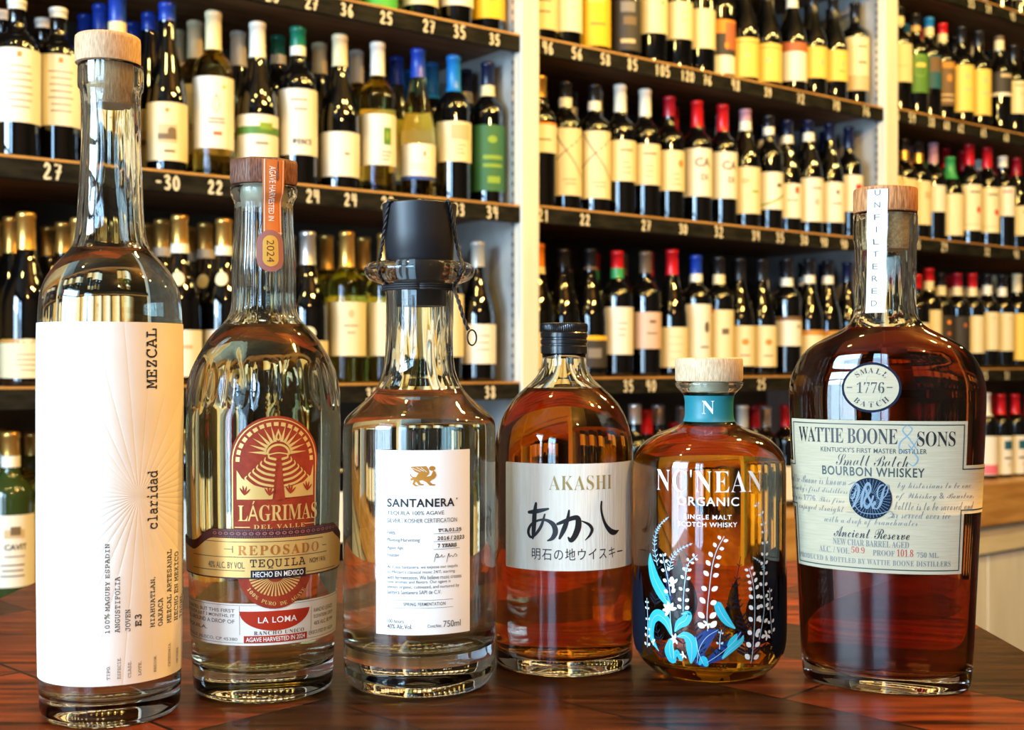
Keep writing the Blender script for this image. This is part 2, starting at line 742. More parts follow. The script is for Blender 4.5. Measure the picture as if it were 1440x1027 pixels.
RS0, RS1, RY0, RY1, RH = -4.55, 4.3, -5.2, 0.47, 3.05
lbox('floor', RS0 - .1, RS1 + .1, RY0 - .1, RY1 + .1, -0.1, 0.0, FLOORM)
lbox('ceiling', RS0 - .1, RS1 + .1, RY0 - .1, RY1 + .1, RH, RH + 0.1, CEILM)
lbox('wall_back', RS0 - .1, RS1 + .1, RY1, RY1 + 0.1, 0, RH, PLASTER)
lbox('wall_front', RS0 - .1, RS1 + .1, RY0 - 0.1, RY0, 0, RH, PLASTER)
lbox('wall_right', RS1, RS1 + 0.1, RY0, RY1, 0, RH, PLASTER)
wl = MB()
wl.box(RS0 - .1, RS0, RY0, RY1, 0, WZ[0]).box(RS0 - .1, RS0, RY0, RY1, WZ[1], RH)
wl.box(RS0 - .1, RS0, RY0, WIN[1][0], WZ[0], WZ[1]).box(RS0 - .1, RS0, WIN[1][1], WIN[0][0], WZ[0], WZ[1]).box(RS0 - .1, RS0, WIN[0][1], RY1, WZ[0], WZ[1])
o = wl.build('wall_left', PLASTER, None, False)
o.location, o.rotation_euler = L(0, 0, 0), (0, 0, TH)
o['kind'] = 'structure'
WFRAME = mat('window_frame_paint', (0.05, 0.05, 0.05), 0.4)
PANE = mat('window_pane', (1, 1, 1), 0.0)
n_, l_, b_ = nodes(PANE)
tr, gl, mx = n_.new('ShaderNodeBsdfTransparent'), n_.new('ShaderNodeBsdfGlossy'), n_.new('ShaderNodeMixShader')
gl.inputs['Roughness'].default_value = 0.0
mx.inputs[0].default_value = 0.06
l_.new(tr.outputs[0], mx.inputs[1])
l_.new(gl.outputs[0], mx.inputs[2])
l_.new(mx.outputs[0], n_['Material Output'].inputs['Surface'])
for i, (a, b) in enumerate(WIN):
    fr = MB()
    x0, x1, t = RS0 - .08, RS0 - .02, 0.05
    fr.box(x0, x1, a, a + t, WZ[0], WZ[1]).box(x0, x1, b - t, b, WZ[0], WZ[1]).box(x0, x1, a, b, WZ[0], WZ[0] + t).box(x0, x1, a, b, WZ[1] - t, WZ[1])
    fr.box(x0, x1, (a + b) / 2 - .02, (a + b) / 2 + .02, WZ[0], WZ[1]).box(x0, x1, a, b, 2.0, 2.04)
    o = fr.build('window_%d' % (i + 1), WFRAME, None, False)
    o.location, o.rotation_euler = L(0, 0, 0), (0, 0, TH)
    o['kind'] = 'structure'
    MB().box(RS0 - .053, RS0 - .047, a, b, WZ[0], WZ[1]).build('pane', PANE, o, False)

# ------------------------------------------------------------------ shelving bays
DIG = {'0': [[(.3, 1), (.05, .75), (.05, .25), (.3, 0), (.55, .25), (.55, .75), (.3, 1)]],
       '1': [[(.15, .8), (.32, 1), (.32, 0)]],
       '2': [[(.05, .8), (.25, 1), (.5, .85), (.45, .55), (.05, .03), (.6, .03)]],
       '3': [[(.05, .92), (.35, 1), (.5, .78), (.25, .55), (.55, .35), (.4, .03), (.05, .06)]],
       '4': [[(.1, 1), (.06, .5), (.6, .5)], [(.5, 1), (.5, 0)]],
       '5': [[(.55, 1), (.12, .97), (.08, .58), (.4, .6), (.55, .3), (.35, .02), (.05, .08)]],
       '6': [[(.45, 1), (.12, .6), (.06, .25), (.3, 0), (.55, .22), (.35, .48), (.1, .35)]],
       '7': [[(.05, .95), (.58, .95), (.25, 0)], [(.2, .5), (.55, .52)]],
       '8': [[(.5, .82), (.28, 1), (.08, .8), (.5, .3), (.3, 0), (.06, .2), (.52, .75)]],
       '9': [[(.5, .8), (.25, 1), (.06, .72), (.3, .52), (.5, .78), (.45, .3), (.25, 0)]],
       '-': [[(.1, .5), (.5, .5)]]}


def s_at(px, y):
    u = (px - 720) / F
    return (u * (OY + y * C_) + y * S_) / (C_ - u * S_)


def dist(s, y):
    return OY + s * S_ + y * C_


# per bay: (s0, s1, [(key, shelf z)], floor of the bay, {key: [(price, px)]})
BAYS = {
    'left': (-1.28, 0.010, {'O': 1.075 + CZ, 'T': 0.716 + CZ, 'M': 0.346 + CZ, 'L': -0.036 + CZ, 'B': -0.415 + CZ},
             {'T': [('25', 385), ('27', 440), ('36', 490), ('25', 545), ('27', 605), ('35', 648), ('35', 697)],
              'M': [('27', 77), ('-30', 238), ('22', 305), ('24', 442), ('24', 495), ('23', 547), ('27', 597), ('33', 647), ('34', 694)],
              'L': [('38', 525), ('38', 691)]}),
    'middle': (0.059, 1.297, {'O': 1.085 + CZ, 'T': 0.720 + CZ, 'M': 0.350 + CZ, 'L': -0.028 + CZ, 'B': -0.385 + CZ},
               {'T': [('46', 772), ('56', 813), ('58', 853), ('85', 891), ('105', 933), ('120', 968), ('76', 996), ('48', 1036), ('39', 1081), ('72', 1127), ('70', 1177), ('76', 1219)],
                'M': [('21', 766), ('22', 824), ('27', 910), ('30', 962), ('32', 1012), ('34', 1064), ('35', 1098), ('30', 1132), ('40', 1160), ('40', 1188)],
                'L': [('35', 885), ('40', 917), ('25', 1072)]}),
    'right': (1.356, 2.75, {'O': 1.108 + CZ, 'T': 0.727 + CZ, 'M': 0.368 + CZ, 'L': -0.010 + CZ, 'B': -0.355 + CZ},
              {'O': [('55', 1367), ('59', 1391), ('45', 1425)],
               'T': [('45', 1261), ('59', 1284), ('38', 1311), ('60', 1332), ('62', 1352), ('65', 1384), ('68', 1416)],
               'M': [('25', 1291), ('29', 1329), ('32', 1389), ('40', 1430)],
               'L': [('25', 1386), ('31', 1417)]}),
}
BAYTXT = {'left': 'left', 'middle': 'middle', 'right': 'right'}
DEPTH = 0.41
for bay, (s0, s1, shelves, prices) in BAYS.items():
    sm = (s0 + s1) / 2
    root = empty('shelving_bay', L(sm, 0, 0), TH)
    tag(root, {'left': 'grey-walled wine shelving bay nearest the camera, ending at the first cream post',
               'middle': 'wine shelving bay between the two cream posts, red foils on its shelves',
               'right': 'farthest wine shelving bay, beyond the second cream post, above a pine ledge'}[bay], 'shelves', 'wine shelving bays')
    pa, pb = s0 - sm, s1 - sm                   # between the posts
    a = pa - (0.0 if bay == 'left' else 0.026)
    b = pb + (0.0 if bay == 'right' else 0.0215)
    zb = 0.0
    MB().box(a, b, DEPTH, DEPTH + 0.02, zb, 2.72).build('back_panel', DARKBACK, root, False)
    MB().box(a, a + 0.02, 0.0, DEPTH, zb, 2.72).build('side_panel', GREYP, root, False)
    MB().box(b - 0.02, b, 0.0, DEPTH, zb, 2.72).build('side_panel', GREYP if bay != 'right' else DARKBACK, root, False)
    # slotted steel standard on the inner face of the far side
    sd = MB()
    sd.box(b - 0.025, b - 0.0202, 0.000, 0.0115, 0.80, 2.70)
    sd.mi = 1
    zz = 0.82
    while zz < 2.68:
        sd.box(b - 0.0256, b - 0.0249, 0.0035, 0.0080, zz, zz + 0.009)
        zz += 0.022
    sd.build('slotted_standard', None, root, False, mats=[STEEL, mat('slot_dark', (0.05, 0.05, 0.05), 0.8)])
    for key, z in shelves.items():
        if key == 'B':
            continue
        sh = MB().box(a + 0.02, b - 0.02, -0.004, DEPTH, z - 0.02, z).build('shelf', SHELFW, root, False)
        e1 = pb
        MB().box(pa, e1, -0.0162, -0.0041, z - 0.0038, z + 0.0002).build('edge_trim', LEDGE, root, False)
        st = MB().box(pa, e1, -0.016, -0.0045, z - 0.038, z - 0.004, 0.001).build('price_strip', STRIPM, root, False)
        for num, px in prices.get(key, []):
            ck = MB()
            s = s_at(px, -0.016) - sm
            hgt = 0.0235 * random.uniform(0.92, 1.08)
            wd = hgt * 0.62
            x = s - wd * 1.12 * len(num) / 2
            for ch in num:
                for stq in DIG[ch]:
                    pts = [(x + p[0] * wd * 1.05 + random.uniform(-.0004, .0004), z - 0.0335 + p[1] * hgt) for p in stq]
                    vs, fs = stroke2d(pts, 0.0042, 5 if ch not in '147-' else 0)
                    ck.add([(vx, -0.0166, vz) for vx, vz in vs], fs)
                x += wd * 1.12
            ck.build('chalk_number', CHALK, st, False)
    if bay == 'left':
        MB().box(a + .02, b - .02, 0.0, DEPTH, shelves['B'] - 0.03, shelves['B']).build('bottom_shelf', SHELFW, root, False)
    else:
        zc = shelves['B']
        MB().box(pa, pb, -0.055, 0.0, zc - 0.128, zc - 0.001, 0.004).box(a + .021, b - .021, -0.004, DEPTH, zc - 0.128, zc - 0.001, 0.004).build('ledge_board', LEDGE, root, False)
        MB().box(pa, pb, -0.030, 0.012, zc - 0.215, zc - 0.1285).build('apron_rail', RAILM, root, False)
        nd = 3
        for k in range(nd):
            u0, u1 = pa + (pb - pa) * k / nd, pa + (pb - pa) * (k + 1) / nd
            MB().box(u0 + .003, u1 - .003, -0.012, 0.012, 0.06, zc - 0.222, 0.003).build('cupboard_door', CREAM, root, False)
        MB().box(a + .021, b - .021, 0.014, DEPTH, 0.0, zc - 0.216).build('base_box', GREYP, root, False)

for i, (p0, p1) in enumerate([(0.010, 0.059), (1.297, 1.356)]):
    lbox('trim_%d' % (i + 1), p0, p1, -0.022, 0.010, 0, 2.75, CREAM, bevel=0.003)

# ------------------------------------------------------------------ wine on the shelves
WG = {'d': mat('dark_wine_glass', (0.0015, 0.002, 0.0025), 0.012, spec=1.0),
      'w': mat('golden_white_wine', (1.0, 0.87, 0.30), 0.0, 0, 1.0, 1.34),
      'g': mat('green_white_wine', (0.86, 0.88, 0.28), 0.0, 0, 1.0, 1.34),
      'n': mat('green_wine_glass', (0.03, 0.05, 0.012), 0.03, spec=0.6)}
FOIL = {'tan': ((0.60, 0.40, 0.16), 0.4, 0), 'white': ((0.80, 0.78, 0.68), 0.4, 0), 'cream': ((0.78, 0.67, 0.40), 0.4, 0), 'grey': ((0.42, 0.42, 0.38), 0.35, 0.2), 'silver': ((0.75, 0.75, 0.72), 0.3, 0.8),
        'gold': ((0.88, 0.52, 0.13), 0.33, 0.85), 'blue': ((0.01, 0.05, 0.42), 0.3, 0), 'sky': ((0.01, 0.20, 0.62), 0.3, 0), 'navy': ((0.008, 0.014, 0.05), 0.25, 0), 'green': ((0.005, 0.17, 0.10), 0.3, 0),
        'red': ((0.55, 0.008, 0.012), 0.3, 0), 'darkred': ((0.30, 0.006, 0.02), 0.3, 0), 'black': ((0.012, 0.012, 0.014), 0.25, 0), 'pink': ((0.55, 0.30, 0.38), 0.35, 0),
        'orange': ((0.80, 0.22, 0.01), 0.35, 0), 'brown': ((0.16, 0.11, 0.07), 0.35, 0.2), 'copper': ((0.60, 0.24, 0.06), 0.3, 0.7), 'leaf': ((0.04, 0.32, 0.10), 0.3, 0)}
LAB = {'cream': (0.78, 0.68, 0.42), 'white': (0.80, 0.76, 0.64), 'yellow': (0.82, 0.58, 0.12), 'gold': (0.85, 0.52, 0.02), 'green': (0.03, 0.14, 0.045), 'lime': (0.22, 0.36, 0.03), 'pinkish': (0.66, 0.47, 0.37),
       'brown': (0.16, 0.09, 0.04), 'dark': (0.035, 0.03, 0.028), 'rust': (0.45, 0.12, 0.04), 'orange': (0.90, 0.28, 0.02), 'red': (0.70, 0.03, 0.02), 'amber': (0.55, 0.25, 0.04), 'tan': (0.60, 0.45, 0.24),
       'grassgreen': (0.08, 0.22, 0.03), 'blue': (0.02, 0.06, 0.25), 'teal': (0.01, 0.10, 0.14), 'grey': (0.22, 0.20, 0.17), 'rose': (0.75, 0.15, 0.2), 'ink': (0.02, 0.018, 0.016), 'faint': (0.14, 0.11, 0.07),
       'sepia': (0.17, 0.11, 0.05), 'brightgreen': (0.06, 0.45, 0.06)}


def foil(k):
    c, r, m = FOIL[k]
    return mat('foil_' + k, c, r, m)


def lab(k):
    return mat('label_' + k, LAB[k], 0.6)


PROF = {'B': [(0, .0345), (.004, .0372), (.010, .0375), (.188, .0375), (.198, .0368), (.208, .0335), (.216, .027), (.222, .0205), (.229, .0160), (.238, .0145), (.290, .0140), (.2905, .0152), (.297, .0152), (.300, .0145)],
        'G': [(0, .037), (.004, .0386), (.010, .0390), (.130, .0390), (.145, .0382), (.165, .0350), (.190, .0272), (.215, .0198), (.235, .0160), (.250, .0148), (.290, .0142), (.2905, .0155), (.297, .0155), (.300, .0148)],
        'H': [(0, .033), (.004, .0358), (.010, .0362), (.125, .0362), (.150, .0330), (.190, .0245), (.230, .0175), (.260, .0150), (.290, .0138), (.2905, .0150), (.297, .0150), (.300, .0145)]}


def ring(mb, prof, z0, z1, off, seg=20, top=False):
    rows = [(z0, lerp_rows(prof, z0))] + [p for p in prof if z0 < p[0] < z1] + [(z1, lerp_rows(prof, z1))]
    R = [(q + off, q + off, z) for z, q in rows]
    if top:
        R.append((R[-1][0] * 0.8, R[-1][0] * 0.8, z1 + off + 0.0008))
        R.append((0, 0, z1 + off + 0.0010))
    mb.lathe(R, seg)


def patch(prof, a0, a1, z0, z1, off, n=18):
    """piece of label paper between two angles; z0/z1 numbers or functions of the angle"""
    vs, fs = [], []
    rm = lerp_rows(prof, 0.05)
    for i in range(n + 1):
        t = a0 + (a1 - a0) * i / n
        for z in (z0, z1):
            zz = z(t) if callable(z) else z
            r = max(lerp_rows(prof, zz), 0.9 * rm) + off
            vs.append((r * math.sin(t), -r * math.cos(t), zz))
        if i:
            k = 2 * i
            fs.append((k - 2, k, k + 1, k - 1))
    return vs, fs


SPREAD = 1.75                    # half angle a label wraps round the bottle


PLACED = {}


def free_y(bay, key, px, r, s=None, y0=0.052):
    """depth on the shelf at which a bottle of radius r seen at column px clears its neighbours"""
    y = y0
    done = PLACED.setdefault((bay, key), [])
    while y < DEPTH - r - 0.002:
        ss = s_at(px, y) if s is None else s
        if all(math.hypot(ss - q[0], y - q[1]) > r + q[2] + 0.0004 for q in done):
            done.append((ss, y, r))
            return y
        y += 0.006
    return None


def wine(bay, key, px, typ, glass, cap, captop, capbot, label, ltop, lbot, look, seal=None, art=(), row=0, turn=None, spread=SPREAD, name='wine_bottle'):
    s0, s1, shelves, _ = BAYS[bay]
    rad_ = {'B': 0.0388, 'G': 0.0402, 'H': 0.0375}[typ]
    y = free_y(bay, key, px, rad_) or 0.052
    s = s_at(px, y)
    z0 = shelves[key]
    Yd = dist(s, y)
    mpp = Yd / F

    def pz(py):
        return CZ + (HY - py) * mpp - z0
    H = pz(captop) if captop is not None else {'B': .30, 'G': .295, 'H': .33}[typ]
    H = min(max(H, 0.22), 0.316)
    k = H / 0.300
    cyl = {'B': .188, 'G': .130, 'H': .125}[typ]
    cz = min(max(cyl * k, (min(pz(ltop), H * 0.74) + 0.004) if label else 0), H * 0.76)
    prof = [(z * cz / cyl if z <= cyl else cz + (z - cyl) * (H - cz) / (0.300 - cyl), r) for z, r in PROF[typ]]
    P_ = L(s, y, z0 + 0.0003)
    root = empty(name, P_, -math.asin(P_.x / math.hypot(P_.x, P_.y)) + 0.10 + random.uniform(-.10, .10))
    mb = MB().lathe([(0, 0, 0.002)] + [(r, r, z) for z, r in prof] + [(0, 0, H)], 28)
    o = mb.build('glass_body', WG[glass], root)
    cb = pz(capbot) if capbot is not None else H * 0.80
    cb = min(max(cb, H * 0.6), H * 0.95)
    mb = MB()
    ring(mb, prof, cb, H - 0.0002, 0.0007, 20, True)
    mb.build('foil_capsule', foil(cap), root)
    if seal:
        k0, zt, zb_ = seal
        mb = MB()
        ring(mb, prof, pz(zb_), pz(zt), 0.0011)
        mb.build('neck_band', foil(k0), root)
    if glass in 'wg':
        mb = MB()
        mb.add(*patch(prof, PI - 0.95, PI + 0.95, H * 0.22, H * 0.58, 0.0005, 12))
        mb.build('back_label', mat('back_label_paper', (0.9, 0.88, 0.8), 0.7), root)
    lo = None
    if label:
        z1 = min(pz(ltop), H * 0.74)
        zl = max(pz(lbot), 0.004)
        mb = MB()
        vs, fs = patch(prof, -spread, spread, zl, z1, 0.0004, 26)
        mb.add(vs, fs)
        lo = mb.build('label', lab(label), root)
        if art:
            groups = []

            def item_z(it):
                v = {'patch': lambda: (it[4] + it[5]) / 2, 'oval': lambda: it[3], 'line': lambda: sum(p[1] for p in it[2]) / len(it[2]), 'text': lambda: it[4]}[it[0]]()
                return zl + (z1 - zl) * v
            for it in sorted(art, key=item_z):
                if groups and item_z(it) - item_z(groups[-1][-1]) < 0.017 and not any(q[0] == 'line' for q in groups[-1]) and it[0] != 'line':
                    groups[-1].append(it)
                else:
                    groups.append([it])
            order = {id(it): i for i, it in enumerate(art)}
        for gi in (range(len(groups)) if art else ()):
            am, ms = MB(), []
            for it in sorted(groups[gi], key=lambda q: order[id(q)]):
                kind, col = it[0], (it[2] if it[0] == 'text' else it[1])
                m = lab(col)
                if m not in ms:
                    ms.append(m)
                am.mi = ms.index(m)
                of = 0.0008 + 0.00006 * order[id(it)]
                if kind == 'patch':          # u0,u1 in label half-widths, v0,v1 from its foot
                    _, _, u0, u1, v0, v1 = it
                    vs, fs = patch(prof, u0 * spread, u1 * spread, zl + (z1 - zl) * v0, zl + (z1 - zl) * v1, of, 14)
                    am.add(vs, fs)
                elif kind == 'oval':
                    _, _, u, v, ru, rv = it
                    P = [(u * spread + ru * math.cos(2 * PI * q / 20), zl + (z1 - zl) * v + rv * math.sin(2 * PI * q / 20)) for q in range(20)]
                    P = P + [(u * spread + (t - u * spread) * .5, zl + (z1 - zl) * v + (zz - zl - (z1 - zl) * v) * .5) for t, zz in P] + [(u * spread, zl + (z1 - zl) * v)]
                    am.add([((lerp_rows(prof, zz) + of) * math.sin(t), -(lerp_rows(prof, zz) + of) * math.cos(t), zz) for t, zz in P],
                           [(q, (q + 1) % 20, 20 + (q + 1) % 20, 20 + q) for q in range(20)] + [(20 + q, 20 + (q + 1) % 20, 40) for q in range(20)])
                elif kind == 'line':
                    _, _, pts, wd = it
                    vs, fs = stroke2d([(u * spread * 0.0375, zl + (z1 - zl) * v) for u, v in pts], wd, 6)
                    am.add([((lerp_rows(prof, vz) + of) * math.sin(vx / 0.0375), -(lerp_rows(prof, vz) + of) * math.cos(vx / 0.0375), vz) for vx, vz in vs], fs)
                elif kind == 'text':
                    _, body, _, u, v, hgt, st = it
                    vs, fs = text2d(body, st, .025, res=2)
                    tb = bmesh.new()
                    tv = [tb.verts.new((a_, b_, 0)) for a_, b_ in vs]
                    for f_ in fs:
                        tb.faces.new([tv[i_] for i_ in f_])
                    for q_ in range(1, 40):
                        bmesh.ops.bisect_plane(tb, geom=tb.verts[:] + tb.edges[:] + tb.faces[:], dist=1e-6, plane_co=(q_ * .12, 0, 0), plane_no=(1, 0, 0))
                    tb.verts.index_update()
                    vs = [(v_.co.x, v_.co.y) for v_ in tb.verts]
                    fs = [tuple(v_.index for v_ in f_.verts) for f_ in tb.faces]
                    tb.free()
                    wx = max(p[0] for p in vs)
                    hy = max(p[1] for p in vs)
                    q = hgt / hy
                    rr = lerp_rows(prof, zl + (z1 - zl) * v) + of
                    am.add([(rr * math.sin((px_ - wx / 2) * q / rr + u * spread), -rr * math.cos((px_ - wx / 2) * q / rr + u * spread), zl + (z1 - zl) * v + py_ * q) for px_, py_ in vs], fs)
            am.build('label_lettering', None, lo, True, mats=ms)
    tag(root, look, 'bottle', 'wine bottles on the shelves')
    return root


def lines(n=4, col='faint', u0=-0.30, u1=0.30, v0=0.2, v1=0.6, h=0.018):
    out = []
    for i in range(n):
        v = v1 - (v1 - v0) * i / max(1, n - 1)
        q = random.uniform(0.65, 1.0)
        out.append(('patch', col, u0 * q, u1 * q, v, v + h))
    return tuple(out)


SHELFNAME = {'O': 'highest shelf', 'T': 'top shelf', 'M': 'upper shelf', 'L': 'lower shelf', 'B': 'bottom shelf'}
X_ART = (('line', 'faint', [(-.85, .35), (-.2, .62), (.75, .95)], .0026), ('line', 'faint', [(-.55, .98), (-.1, .68), (.6, .28)], .0026), ('patch', 'sepia', -.2, .3, .23, .24), ('patch', 'faint', -.1, .3, .17, .18))
